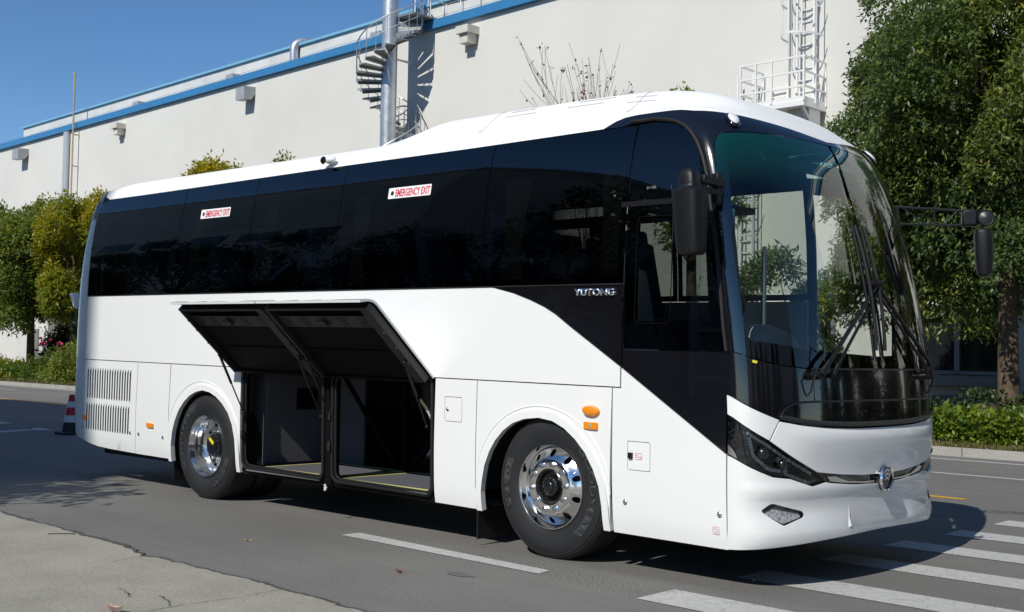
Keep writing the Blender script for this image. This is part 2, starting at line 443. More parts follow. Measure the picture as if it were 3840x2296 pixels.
# road markings
def strip(name, a, b, w, m, z=.004):
    dx, dy = b[0]-a[0], b[1]-a[1]; l = math.hypot(dx, dy); nx, ny = -dy/l*w/2, dx/l*w/2
    n = max(2, int(l/.4)); A = []; B = []
    for k in range(n+1):
        t = k/n; x, y = a[0]+dx*t, a[1]+dy*t
        A.append((x+nx, y+ny)); B.append((x-nx, y-ny))
    return sheet(name, A+B[::-1], z, m)
sheet("road_dash", [(-1.772, -.395), (-1.764, -.214), (.318, -.314), (.348, -.456)][::-1], .004, M_white_line)
# zebra crossing
for (x0, y0, y1) in ((1.26, -.61, -.215), (1.276, .424, .806), (1.282, 1.478, 1.839), (1.284, 2.462, 2.829), (1.342, 3.401, 3.777), (1.365, 4.359, 4.734), (1.39, 5.35, 5.72), (1.41, 6.33, 6.71), (1.43, 7.3, 7.68), (1.23, -1.62, -1.25)):
    dx = 5.0
    sheet("zebra_stripe", [(x0, y0), (x0+dx, y0+PSI*dx*.72), (x0+dx, y1+PSI*dx*.72), (x0-.01, y1)], .004, M_white_line)
strip("edge_line", (-80, rd(-80, 10.80)+.9), (-20, rd(-20, 10.80)+.25), .15, M_white_line)
strip("edge_line", (-20, rd(-20, 10.80)+.25), (30, rd(30, 10.80)-.1), .15, M_white_line)
for k in range(-7, 4): strip("lane_dash", (-31.0+7.5*k*.9+29.5, rd(-31+7.5*k*.9+29.5, 8.72)+max(0, -k)*.22), (-28.8+7.5*k*.9+29.5+(1.4 if k >= 0 else 0), rd(-28.8+7.5*k*.9+29.5, 8.72)+max(0, -k)*.22), .13, M_white_line)
strip("centre_line", (-60, 9.2), (-24, 7.75), .13, M_yellow_line); strip("centre_line", (-24, 7.75), (.4, 6.055), .13, M_yellow_line)
for q in ([(-14.057, 2.256), (-14.28, 2.923), (-14.60, 2.95), (-14.35, 2.2)], [(-14.3, 2.86), (-14.14, 3.2), (-14.80, 3.3), (-14.83, 3.16)],
          [(-16.221, 3.188), (-16.196, 3.409), (-16.95, 3.52), (-16.9, 3.2)], [(-15.472, 3.02), (-15.423, 3.32), (-15.53, 3.33), (-15.58, 3.03)],
          [(-14.1, 2.2), (-14.1, 2.34), (-16.3, 1.1), (-16.2, .95)]):
    sheet("parking_line", q, .004, M_white_line)
# far kerb, verge
def kerb_line(x): return 11.56 + PSI*x*1.0 - (.0 if x > -10 else 0)
kb = MB(); random.seed(2)
x = -90.0
while x < 40:
    x1 = x+.99; y0 = kerb_line(x); 
    kb.box(((x+x1)/2, kerb_line((x+x1)/2)+.07, .065), (.985, .14, .13+random.uniform(0, .003)), Matrix.Rotation(math.atan(PSI), 3, 'Z')); x += 1.0
kb.build("kerb", M_kerb, smooth=0)["kind"] = 'structure'
sheet("verge_ground", [(-90, kerb_line(-90)+.14), (40, kerb_line(40)+.14), (40, 60), (-90, 60)], .115, M_soil)

# ------------------------------------------------------------------ factory hall
M_wall = mat("cream rendered wall", (.668, .658, .612), .85, spec=.25, var=.05, vscale=.25, speck=.015, sscale=30)
M_blue = mat("blue sheet coping", (.040, .20, .42), .4, spec=.4, var=.06, vscale=1.5)
M_blue2 = mat("light blue roof edge", (.19, .42, .58), .45, var=.06, vscale=1.5)
M_metal = mat("galvanised steel", (.56, .57, .58), .42, metal=.75, var=.12, vscale=3, rvar=.12)
M_greybox = mat("grey sheet metal", (.40, .41, .42), .5, metal=.25, var=.08)
M_white_steel = mat("white painted steel", (.80, .80, .79), .45)
M_rust = mat("weathered brown steel", (.43, .34, .20), .6, var=.2, vscale=6)
M_pipe = mat("grey plastic pipe", (.42, .45, .49), .5)
M_frame = mat("grey aluminium frame", (.30, .31, .32), .4, metal=.4)
M_winglass = mat("dark window glass", (.012, .016, .018), .04, spec=.6)
M_plinth = mat("grey plinth", (.20, .20, .20), .85, var=.15, vscale=1.5)
def ribbed_mat(name, col, sc, ax='X', dark=.75):
    m = bpy.data.materials.new(name); m.use_nodes = True; nt = m.node_tree; L = nt.links.new; b = nt.nodes["Principled BSDF"]
    tc = nt.nodes.new("ShaderNodeTexCoord"); w = nt.nodes.new("ShaderNodeTexWave"); w.inputs["Scale"].default_value = sc; w.bands_direction = ax; w.wave_profile = 'SIN'
    L(tc.outputs["Object"], w.inputs["Vector"])
    bp = nt.nodes.new("ShaderNodeBump"); bp.inputs["Strength"].default_value = .3; bp.inputs["Distance"].default_value = .03; L(w.outputs["Fac"], bp.inputs["Height"]); L(bp.outputs[0], b.inputs["Normal"])
    n = nt.nodes.new("ShaderNodeTexNoise"); n.inputs["Scale"].default_value = .8; n.inputs["Detail"].default_value = 6; L(tc.outputs["Object"], n.inputs["Vector"])
    r = nt.nodes.new("ShaderNodeMapRange"); r.inputs["From Min"].default_value = .3; r.inputs["From Max"].default_value = .7; r.inputs["To Min"].default_value = .85; r.inputs["To Max"].default_value = 1.08; L(n.outputs["Fac"], r.inputs["Value"])
    c = nt.nodes.new("ShaderNodeMix"); c.data_type = 'RGBA'; c.blend_type = 'MULTIPLY'; c.inputs[0].default_value = 1; c.inputs[6].default_value = (*col, 1); L(r.outputs[0], c.inputs[7]); L(c.outputs[2], b.inputs["Base Color"])
    b.inputs["Roughness"].default_value = .5
    return m
M_corr = ribbed_mat("corrugated cream cladding", (.68, .675, .63), 2.2)
def yw(x): return 20.5 + PSI*x
ROTW = Matrix.Rotation(math.atan(PSI), 3, 'Z')
hall = thing("factory_hall", "long cream factory hall with a blue coping along its eaves, behind the bus", "building", (-30, yw(-30), 0))
HL = (-30, yw(-30), 0)
def hp(x, d, z): return (x-HL[0], yw(x)-d-HL[1], z)         # x along the wall, d in front of it
def hbox(name, x0, x1, d0, d1, z0, z1, m, parent=hall, bevel=0):
    b = MB(); P = [hp(x0, d1, z0), hp(x1, d1, z0), hp(x1, d0, z0), hp(x0, d0, z0)]
    b.add([(*p[:2], z0) for p in P]+[(*p[:2], z1) for p in P], [(3, 2, 1, 0), (4, 5, 6, 7), (0, 1, 5, 4), (1, 2, 6, 5), (2, 3, 7, 6), (3, 0, 4, 7)])
    return b.build(name, m, parent, smooth=0, bevel=bevel)
hbox("wall", -95, 16, -25, 0, 0.0, 12.60, M_wall)
hbox("coping", -95.2, 16.2, -.6, .16, 12.56, 12.86, M_blue)
hbox("roof_parapet", -60.3, 16, -25, -.45, 12.60, 13.60, M_corr)
hbox("parapet_cap", -60.45, 16.1, -.9, -.35, 13.60, 13.70, M_blue2)
hbox("plinth", -40, 16, 0, .12, 0.0, .68, M_plinth)
# lightning wire on the coping
w = MB(); pts = [hp(x, .05, 12.95+.015*math.sin(x)) for x in np.arange(-70, 2, 1.0)]
w.tube(pts, .008, 5)
for x in np.arange(-70, 2, 3.0): w.tube([hp(x, .05, 12.86), hp(x, .05, 12.95)], .010, 5)
w.build("lightning_wire", M_metal, hall)
def hood(x0, x1, z0, z1, d, m, kind):
    b = MB()
    if kind == 0:       # sheet metal exhaust hood, open below, sloping back to the wall
        xm = (x0+x1)/2; wd = (x1-x0)
        V = [hp(x0, 0, z1), hp(x1, 0, z1), hp(x1, d, z1-.04), hp(x0, d, z1-.04), hp(x0, d, z0), hp(x1, d, z0), hp(x1, d*.35, z0+.02), hp(x0, d*.35, z0+.02), hp(x1, 0, (z0+z1)/2), hp(x0, 0, (z0+z1)/2)]
        b.add(V, [(0, 3, 2, 1), (3, 4, 5, 2), (4, 7, 6, 5), (7, 9, 8, 6), (0, 9, 7, 4, 3), (1, 2, 5, 6, 8)])
        return b.build("exhaust_hood", m, hall, smooth=0)
    zc = z0+(z1-z0)*.55
    for (a, c, q0, q1, dd) in ((x0, x1, zc, z1, d), (x0+.08, x1-.12, z0, zc, d*.8)):
        P = [hp(a, dd, 0), hp(c, dd, 0), hp(c, 0, 0), hp(a, 0, 0)]
        b.add([(*p[:2], q0) for p in P]+[(*p[:2], q1) for p in P], [(3, 2, 1, 0), (4, 5, 6, 7), (0, 1, 5, 4), (1, 2, 6, 5), (2, 3, 7, 6), (3, 0, 4, 7)])
    return b.build("exhaust_hood", m, hall, smooth=0)
M_hood_cream = mat("cream hood", (.62, .59, .52), .6, var=.1, vscale=3)
hood(-22.95, -22.35, 11.68, 12.24, .55, M_hood_cream, 1); hood(-36.5, -35.85, 11.68, 12.24, .55, M_greybox, 0)
hood(-47.75, -47.15, 11.62, 12.15, .5, M_hood_cream, 1); hood(-59.2, -58.4, 11.6, 12.2, .6, M_greybox, 0)
for x in (-38.1, -46.5, -28.1): hbox("roof_vent", x-.28, x+.28, -.45, -.1, 12.86, 13.15, M_greybox)
# galvanised duct rising from the eaves and turning over the roof
d = MB(); a = [hp(-33.5, -.25, 12.7), hp(-33.5, -.25, 13.4)]
for k in range(1, 8): t = R(90*k/7); a.append(hp(-33.5+.3*(1-math.cos(t))*.5, -.25-.35*(1-math.cos(t)), 13.45+.33*math.sin(t)))
a.append(hp(-32.6, -2.4, 13.78)); d.tube(a, .17, 14); d.build("roof_duct", M_metal, hall)
d = MB()
for q in (0, .22): d.tube([hp(-53.55+q, .12, 0), hp(-53.55+q, .12, 12.5)], .12, 8)
d.build("drainpipe", M_pipe, hall)
d = MB(); d.tube([hp(-52.2, .35, 0.1), hp(-52.2, .35, 15.35)], .045, 8)
d.box(hp(-52.2, .35, 15.3), (.22, .06, .06)); 
for z in (9.2, 10.6, 12.2): d.box(hp(-52.2, .2, z), (.06, .3, .05))
d.build("lightning_rod", M_rust, hall)
# ground-floor windows under the trees
def hwin(x0, x1, z0, z1):
    f = MB()
    for (a, b_, c, e) in ((x0, x1, z0, z0+.08), (x0, x1, z1-.08, z1), (x0, x0+.09, z0, z1), (x1-.09, x1, z0, z1), ((x0+x1)/2-.06, (x0+x1)/2+.06, z0, z1)):
        P = [hp(a, .10, 0), hp(b_, .10, 0), hp(b_, .0, 0), hp(a, .0, 0)]
        f.add([(*p[:2], c) for p in P]+[(*p[:2], e) for p in P], [(3, 2, 1, 0), (4, 5, 6, 7), (0, 1, 5, 4), (1, 2, 6, 5), (2, 3, 7, 6), (3, 0, 4, 7)])
    o = f.build("window", M_frame, hall, smooth=0)
    g = MB(); P = [hp(x0+.05, .03, 0), hp(x1-.05, .03, 0)]
    g.add([(*P[0][:2], z0+.05), (*P[1][:2], z0+.05), (*P[1][:2], z1-.05), (*P[0][:2], z1-.05)], [(0, 1, 2, 3)])
    g.build("pane", M_winglass, o, smooth=0)
    s = MB(); s.box(hp((x0+x1)/2, .12, z0-.14), (x1-x0+.5, .26, .22), ROTW); s.build("sill", M_frame, o, smooth=0)
for x0 in (-34, -28, -22, -16.5, -11.2, -7.0, -2.9, 1.5, 6): hwin(x0, x0+2.1, 1.16, 2.75)

# ------------------------------------------------------------------ spiral stair on its steel column
STX, STD = -25.55, 1.25
st = thing("spiral_staircase", "galvanised spiral staircase winding round a tall steel column against the factory wall", "staircase", (STX, yw(STX)-STD, 0))
c = MB(); c.cyl((0, 0, 0), (0, 0, 16.5), .27, 28); c.build("column", M_metal, st)
M_tread = mat("grey steel tread", (.30, .31, .31), .5, metal=.5, var=.12)
RS = 1.12
def tread(ang, z):
    b = MB(); w2 = R(9.4); V = []
    for zz in (z, z-.035):
        V += [(.22*math.cos(ang-.22), .22*math.sin(ang-.22), zz), (RS*math.cos(ang-w2), RS*math.sin(ang-w2), zz), (RS*math.cos(ang+w2), RS*math.sin(ang+w2), zz), (.22*math.cos(ang+.22), .22*math.sin(ang+.22), zz)]
    b.add(V, [(0, 1, 2, 3), (7, 6, 5, 4), (0, 4, 5, 1), (1, 5, 6, 2), (2, 6, 7, 3), (3, 7, 4, 0)])
    p0, p1 = (.24*math.cos(ang-w2), .24*math.sin(ang-w2), z-.09), (RS*.98*math.cos(ang-w2), RS*.98*math.sin(ang-w2), z-.06)
    b.bar(p0, p1, .02, .10)
    p0, p1 = (.24*math.cos(ang+w2), .24*math.sin(ang+w2), z-.05), (RS*.98*math.cos(ang+w2), RS*.98*math.sin(ang+w2), z-.05)
    b.bar(p0, p1, .02, .05)
    b.build("tread", M_tread, st, smooth=0)
hand = []; mid = []; bal = MB()
def stz(k): return 11.72+.2*k if k > -5 else 10.72+.25*(k+5)
for k in range(-46, 7):
    ang = R(321+19.5*k); z = stz(k)
    tread(ang, z)
    a = ang-R(6); P = (RS*math.cos(a), RS*math.sin(a))
    bal.tube([(*P, z-.06), (*P, z+.93)], .014, 5)
    for q in range(3):
        a2 = ang+R(19.5*q/3-6); hand.append((RS*math.cos(a2), RS*math.sin(a2), stz(k+q/3)+.93)); mid.append((RS*math.cos(a2), RS*math.sin(a2), stz(k+q/3)+.45))
bal.tube(hand, .022, 6); bal.tube(mid, .014, 6); bal.build("railing", M_metal, st)
b = MB(); za = 11.72+1.2
b.add([(.1, .15, za+.02), (RS*.93, .15, za+.02), (RS*.93, 1.7, za+.02), (.1, 1.7, za+.02), (.1, .15, za-.04), (RS*.93, .15, za-.04), (RS*.93, 1.7, za-.04), (.1, 1.7, za-.04)], [(0, 1, 2, 3), (7, 6, 5, 4), (0, 4, 5, 1), (1, 5, 6, 2), (2, 6, 7, 3), (3, 7, 4, 0)])
b.build("landing", M_tread, st, smooth=0)
b = MB()
for x_, y_ in ((RS*.93, .2), (RS*.93, .9), (RS*.93, 1.65), (.1, .95), (.1, 1.65), (1.9, 1.5), (2.8, 1.5)): b.tube([(x_, y_, za), (x_, y_, za+1.15)], .022, 6)
b.tube([(RS*.93, .2, za+1.12), (RS*.93, 1.65, za+1.12), (3.4, 1.5, za+1.12)], .022, 6); b.tube([(RS*.93, .2, za+.6), (RS*.93, 1.65, za+.6), (3.4, 1.5, za+.6)], .016, 6); b.tube([(.1, .95, za+1.12), (.1, 1.65, za+1.12)], .022, 6)
b.build("landing_rail", M_metal, st)
for z_ in (9.0, 6.0, 3.0, 11.5):
    b = MB(); b.bar((0, .2, z_), (0, 1.2, z_), .06, .06); b.build("wall_tie", M_metal, st)

# ------------------------------------------------------------------ caged ladder with its platform
LX = -9.85
ld = thing("caged_ladder", "white caged ladder rising from a railed platform on the factory wall", "ladder", (LX, yw(LX), 7.8))
b = MB()
for s in (-.24, .24): b.box((s, -.28, 3.2), (.05, .07, 7.2))
for k in range(24): b.tube([(-.24, -.28, -.2+.3*k), (.24, -.28, -.2+.3*k)], .016, 6)
for z in (.6, 2.6, 4.6, 6.4):
    for s in (-.24, .24): b.box((s, -.14, z), (.05, .28, .05))
b.build("ladder", M_white_steel, ld, smooth=30)
b = MB()
for s in (-.24, .24): b.box((-1.75+s, -.28, -3.2), (.05, .07, 8.6))
for k in range(25): b.tube([(-1.99, -.28, -7.2+.3*k), (-1.51, -.28, -7.2+.3*k)], .016, 6)
for z in (-6.5, -4.0, -1.5):
    for s in (-.24, .24): b.box((-1.75+s, -.14, z), (.05, .28, .05))
b.build("ladder", M_white_steel, ld, smooth=30)
b = MB()
for z in (-5.0, -4.1, -3.2, -2.3, -1.4, -.5):
    P = [(-1.75+.42*math.cos(R(a)), -.30+.74*math.sin(R(a)), z) for a in range(0, -181, -15)]
    for p, q in zip(P, P[1:]): b.bar(p, q, .012, .055)
for a in (-20, -55, -90, -125, -160): b.bar((-1.75+.42*math.cos(R(a)), -.30+.74*math.sin(R(a)), -5.0), (-1.75+.42*math.cos(R(a)), -.30+.74*math.sin(R(a)), .6), .04, .01, up=(math.cos(R(a)), math.sin(R(a)), 0))
b.build("safety_cage", M_white_steel, ld, smooth=0)
b = MB()
def hoop(z, wide):
    P = [(.50*math.cos(R(a)), -.30+.84*math.sin(R(a)), z) for a in range(0, -181, -12)]
    for p, q in zip(P, P[1:]): b.bar(p, q, .012, .055)
for z in (1.75, 2.6, 3.4, 4.2, 5.0, 5.8): hoop(z, 1)
for a in (-20, -55, -90, -125, -160): b.bar((.50*math.cos(R(a)), -.30+.84*math.sin(R(a)), 1.72), (.50*math.cos(R(a)), -.30+.84*math.sin(R(a)), 5.9), .04, .01, up=(math.cos(R(a)), math.sin(R(a)), 0))
b.build("safety_cage", M_white_steel, ld, smooth=0)
PX0, PX1, PD = -1.38, .44, 1.12
b = MB(); b.box(((PX0+PX1)/2, -PD/2, -.06), (PX1-PX0, PD, .12)); b.box(((PX0+PX1)/2, -PD+.03, .04), (PX1-PX0, .012, .14)); b.box((PX1-.01, -PD/2, .04), (.012, PD, .14))
b.build("platform", M_white_steel, ld, smooth=0)
b = MB()
b.bar((PX1-.12, -PD+.1, -.1), (PX1-.12, -.02, -1.0), .07, .07); b.build("bracket", M_white_steel, ld, smooth=0)
b = MB(); b.bar((PX0+.3, -PD+.1, -.1), (PX0+.3, -.02, -1.0), .07, .07); b.build("bracket", M_white_steel, ld, smooth=0)
b = MB(); b.box((.05, -.45, -.55), (.62, .55, .85)); b.build("support_box", M_white_steel, ld, smooth=0)
b = MB()
for (x_, y_) in ((PX0, -PD), ((PX0+PX1)/2, -PD), (PX1, -PD), (PX1, -.04), (PX0, -.04), (PX0+.45, -PD), (PX1, -PD*.5)): b.box((x_, y_, .55), (.045, .045, 1.1))
for z in (.36, .73, 1.1):
    b.bar((PX0, -PD, z), (PX1, -PD, z), .04, .045); b.bar((PX1, -PD, z), (PX1, -.04, z), .04, .045); b.bar((PX0, -PD, z), (PX0, -.04, z), .04, .045)
b.build("guard_rail", M_white_steel, ld, smooth=0)
b = MB(); b.tube([(-.62, -.05, .1), (-.60, -.05, 2.4), (-.63, -.05, 7)], .018, 6); b.build("cable", M_greybox, ld)
b = MB()
for x_ in (-1.1, -.6): b.box((x_, -.12, .35), (.045, .05, .75))
for z in (.2, .42, .66): b.bar((-1.1, -.12, z), (-.6, -.12, z), .03, .03)
b.build("gate", M_white_steel, ld, smooth=0)
# oil spots on the asphalt
random.seed(12)
for cx, cy, r in ((.03, -.86, .075), (2.1, -.9, .05)):
    sheet("oil_stain", [(cx+r*1.5*math.cos(a)*(1+.2*math.sin(3*a+cx)), cy+r*.7*math.sin(a)*(1+.15*math.sin(5*a))) for a in np.linspace(0, 6.283, 30, endpoint=False)], .0035, M_oil)
# ------------------------------------------------------------------ vegetation
M_leaf_camphor = leaf_mat("camphor leaves", (.070, .118, .042), (.120, .170, .048), (.29, .30, .045), .36)
M_leaf_yellow = leaf_mat("yellowing leaves", (.16, .20, .030), (.31, .29, .032), (.50, .37, .030), .45)
M_leaf_mid = leaf_mat("mid green leaves", (.125, .175, .048), (.195, .240, .052), (.33, .31, .050), .52)
M_leaf_hedge = leaf_mat("hedge leaves", (.050, .095, .016), (.095, .165, .022), (.25, .30, .03), .32)
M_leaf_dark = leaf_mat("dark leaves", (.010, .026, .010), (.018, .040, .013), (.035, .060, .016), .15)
M_leaf_conifer = leaf_mat("conifer foliage", (.014, .028, .010), (.028, .042, .012), (.085, .070, .014), .1)
M_bark = mat("grey brown bark", (.115, .085, .058), .92, spec=.15, var=.3, vscale=9, bump=.8, bscale=26)
M_bark_pale = mat("pale stems", (.25, .22, .13), .9, var=.2, vscale=9)
M_grass = leaf_mat("verge grass", (.075, .090, .024), (.130, .125, .035), (.21, .17, .06), .2)

def leaf_mesh(name, base, d, s, length, width, tint):
    """numpy arrays: base n*3, direction d, side s; diamond leaves, slightly folded"""
    n = len(base)
    nrm = np.cross(d, s)
    L = length[:, None]; W = width[:, None]
    p0 = base; p2 = base+d*L; mid = base+d*L*.45
    p1 = mid+s*W*.5+nrm*W*.12; p3 = mid-s*W*.5+nrm*W*.12
    V = np.stack([p0, p1, p2, p3], 1).reshape(-1, 3).astype(np.float32)
    me = bpy.data.meshes.new(name)
    me.vertices.add(n*4); me.vertices.foreach_set('co', V.ravel())
    me.loops.add(n*4); me.loops.foreach_set('vertex_index', np.arange(n*4, dtype=np.int32))
    me.polygons.add(n); me.polygons.foreach_set('loop_start', np.arange(0, n*4, 4, dtype=np.int32))
    at = me.attributes.new('tint', 'FLOAT', 'FACE'); at.data.foreach_set('value', tint.astype(np.float32))
    me.update(calc_edges=True)
    return me
def unit(v): return v/(np.linalg.norm(v, axis=1, keepdims=True)+1e-9)
def foliage(name, clusters, radius_dir, rng, per, length, width, droop, tint_c, spread=.06, m=None, parent=None):
    """clusters n*3, with outward directions; 'per' leaves around each"""
    n = len(clusters)
    C = np.repeat(clusters, per, 0); O = np.repeat(radius_dir, per, 0); T = np.repeat(tint_c, per)
    k = len(C)
    base = C+rng.normal(0, spread, (k, 3))
    d = unit(O*.55+rng.normal(0, .75, (k, 3))+np.array([0, 0, -droop]))
    s = unit(np.cross(d, unit(np.array([0, 0, 1.0])+rng.normal(0, .45, (k, 3)))))
    me = leaf_mesh(name, base, d, s, length*rng.uniform(.65, 1.25, k), width*rng.uniform(.7, 1.2, k), np.clip(T+rng.normal(0, .16, k), 0, 1))
    return link_mesh(name, me, m, parent)
def tree(label, loc, crown, radii, trunk_r, nl, nc, per, ll, lw, m, seed, droop=.5, name="tree", group=None, lobe=.34, trunk_mat=None, tint_mid=.4, fork=None, lean=(0, 0), egg=0.0, thingcat="tree"):
    """crown: centre height; radii: half sizes; nl lobes, nc leaf clusters, per leaves each"""
    rng = np.random.default_rng(seed); rx, ry, rz = radii
    t = thing(name, label, thingcat, loc, 0, group)
    # lobes fill the crown unevenly
    dirs = unit(rng.normal(0, 1, (nl, 3))); rad = rng.uniform(.35, .86, nl)**.8
    LC = dirs*rad[:, None]; LR = lobe*rng.uniform(.65, 1.25, nl)
    if egg: LC[:, :2] *= (1-egg*LC[:, 2:3])
    which = rng.choice(nl, nc, p=LR**2/np.sum(LR**2))
    q = unit(rng.normal(0, 1, (nc, 3))); q[:, 2] = np.where(q[:, 2] < -.3, -q[:, 2]*.6, q[:, 2]); q = unit(q)
    rr = rng.uniform(.55, 1.0, nc)**.6
    P = LC[which]+q*(LR[which]*rr)[:, None]
    out = unit(P*.5+q)
    lt = rng.uniform(-.30, .30, nl)
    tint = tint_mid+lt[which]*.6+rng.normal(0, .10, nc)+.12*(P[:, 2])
    P = P*np.array([rx, ry, rz])+np.array([lean[0], lean[1], crown])
    foliage("crown", P, out, rng, per, ll, lw, droop, tint, spread=ll*.55, m=m, parent=t)
    b = MB(); top = crown-rz*.35
    pts = [(0, 0, -.1), (0.03, .02, .35), (lean[0]*.15+.02, lean[1]*.15, top*.5), (lean[0]*.4, lean[1]*.4, top)]
    b.tube(pts, [trunk_r*1.25, trunk_r, trunk_r*.86, trunk_r*.7], 12)
    order = np.argsort(-LR)[:min(nl, 16)]
    for i in order:
        e = LC[i]*np.array([rx, ry, rz])*.9+np.array([lean[0], lean[1], crown])
        s0 = Vector(pts[3])*rng.uniform(.75, 1.0); s0.z = min(s0.z, max(.6, e[2]-.3))
        mid_ = (s0+Vector(e))/2+Vector(rng.normal(0, .15, 3)); mid_.z -= .1
        b.tube([s0, mid_, e], [trunk_r*.42, trunk_r*.26, trunk_r*.07], 6)
    b.build("trunk", trunk_mat or M_bark, t)
    return t
# right of the bus
KZ = .115
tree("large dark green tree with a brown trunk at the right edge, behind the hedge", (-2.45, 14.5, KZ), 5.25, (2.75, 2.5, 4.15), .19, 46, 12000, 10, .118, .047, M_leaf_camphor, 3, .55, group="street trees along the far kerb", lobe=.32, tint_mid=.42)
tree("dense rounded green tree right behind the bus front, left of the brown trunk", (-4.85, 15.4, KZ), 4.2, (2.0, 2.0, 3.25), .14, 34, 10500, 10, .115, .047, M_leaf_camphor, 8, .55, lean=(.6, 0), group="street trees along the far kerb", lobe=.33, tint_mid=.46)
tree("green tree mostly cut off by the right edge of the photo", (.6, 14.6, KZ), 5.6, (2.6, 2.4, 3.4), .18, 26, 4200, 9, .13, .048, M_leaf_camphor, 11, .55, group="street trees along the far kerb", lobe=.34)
# left of the bus
tree("mid green bushy tree at the far left edge beyond the kerb", (-42.3, 15.6, KZ), 4.55, (2.3, 2.1, 3.3), .17, 28, 5200, 9, .18, .08, M_leaf_mid, 21, .35, group="street trees along the far kerb", tint_mid=.35)
tree("yellow green tree just left of the bus tail", (-38.6, 15.6, KZ), 4.45, (1.55, 1.6, 3.0), .15, 20, 3400, 9, .18, .08, M_leaf_yellow, 22, .35, group="street trees along the far kerb", tint_mid=.30)
tree("small green tree half hidden between the yellow tree and the factory wall", (-40.9, 18.0, KZ), 4.6, (1.8, 1.5, 2.8), .13, 14, 1900, 8, .2, .09, M_leaf_mid, 23, .35, group="street trees along the far kerb", tint_mid=.5)
# their tops show over the bus roof
tree("yellow topped tree showing just above the rear of the bus roof", (-29.8, 15.2, KZ), 5.4, (1.9, 1.7, 2.1), .15, 14, 1300, 8, .19, .085, M_leaf_yellow, 31, .35, group="street trees along the far kerb", tint_mid=.55)
tree("thin green tree top peeking over the bus roof, left of the roof lamp", (-26.45, 15.1, KZ), 5.78, (.62, .62, 1.9), .11, 8, 330, 8, .17, .07, M_leaf_mid, 32, .35, group="street trees along the far kerb", tint_mid=.5)
tree("green twig tops peeking over the bus roof near the roof lamp", (-24.1, 15.0, KZ), 5.55, (.62, .62, 1.85), .12, 8, 330, 8, .17, .07, M_leaf_mid, 33, .35, group="street trees along the far kerb", tint_mid=.4)
tree("green tree hidden behind the bus with one tip above the roof dome", (-9.3, 14.9, KZ), 4.72, (1.3, 1.2, 2.1), .14, 10, 520, 8, .17, .075, M_leaf_mid, 34, .4, group="street trees along the far kerb", tint_mid=.6)
tree("low leafy young tree behind the coach, seen through its entrance door glass", (-7.0, 15.3, KZ), 2.3, (1.5, 1.2, 1.75), .08, 12, 1500, 8, .14, .05, M_leaf_camphor, 36, .5, group="street trees along the far kerb", tint_mid=.5)
# bare tree above the bus roof
M_twig = mat("grey brown twigs", (.17, .12, .10), .9)
M_redleaf = leaf_mat("last red leaves", (.10, .015, .015), (.16, .03, .02), (.22, .07, .03), .2)
def bare_tree(loc, h, label):
    t = thing("bare_tree", label, "tree", loc); rng = random.Random(5); b = MB(); tips = []
    def grow(p, d, L, r, lv):
        pts = [Vector(p)]; dd = Vector(d).normalized(); n = 5
        for k in range(n):
            dd = (dd+Vector((rng.gauss(0, .07), rng.gauss(0, .07), .06))).normalized(); pts.append(pts[-1]+dd*L/n)
        b.tube(pts, [max(.0045, r*(1-.16*k)) for k in range(n+1)], 5)
        tips.append(pts[-1]); tips.append(pts[3])
        if lv > 0:
            for k in range(4 if lv == 2 else 2):
                i = rng.randint(2, n-1); az = rng.uniform(0, 6.28); sp = rng.uniform(.25, .55)
                grow(pts[i], dd+Vector((math.cos(az)*sp, math.sin(az)*sp, .05)), L*rng.uniform(.38, .6), r*.45, lv-1)
    b.tube([(0, 0, -.1), (0, 0, h*.42)], [.10, .07], 8)
    for k in range(15):
        a = k*2.4; sp = .02+.0058*k
        grow((0, 0, h*.42), (math.cos(a)*sp, math.sin(a)*sp, 1), h*rng.uniform(.40, .56), .014, 2)
    b.build("branches", M_twig, t)
    r2 = np.random.default_rng(3); T = np.array([tuple(p) for p in tips]); T = T[r2.random(len(T)) < .42]
    foliage("leaves", T, unit(r2.normal(0, 1, T.shape)), r2, 2, .10, .05, .6, np.full(len(T), .4), .03, M_redleaf, t)
bare_tree((-12.35, 15.0, KZ), 7.9, "almost bare slender tree rising above the bus roof")

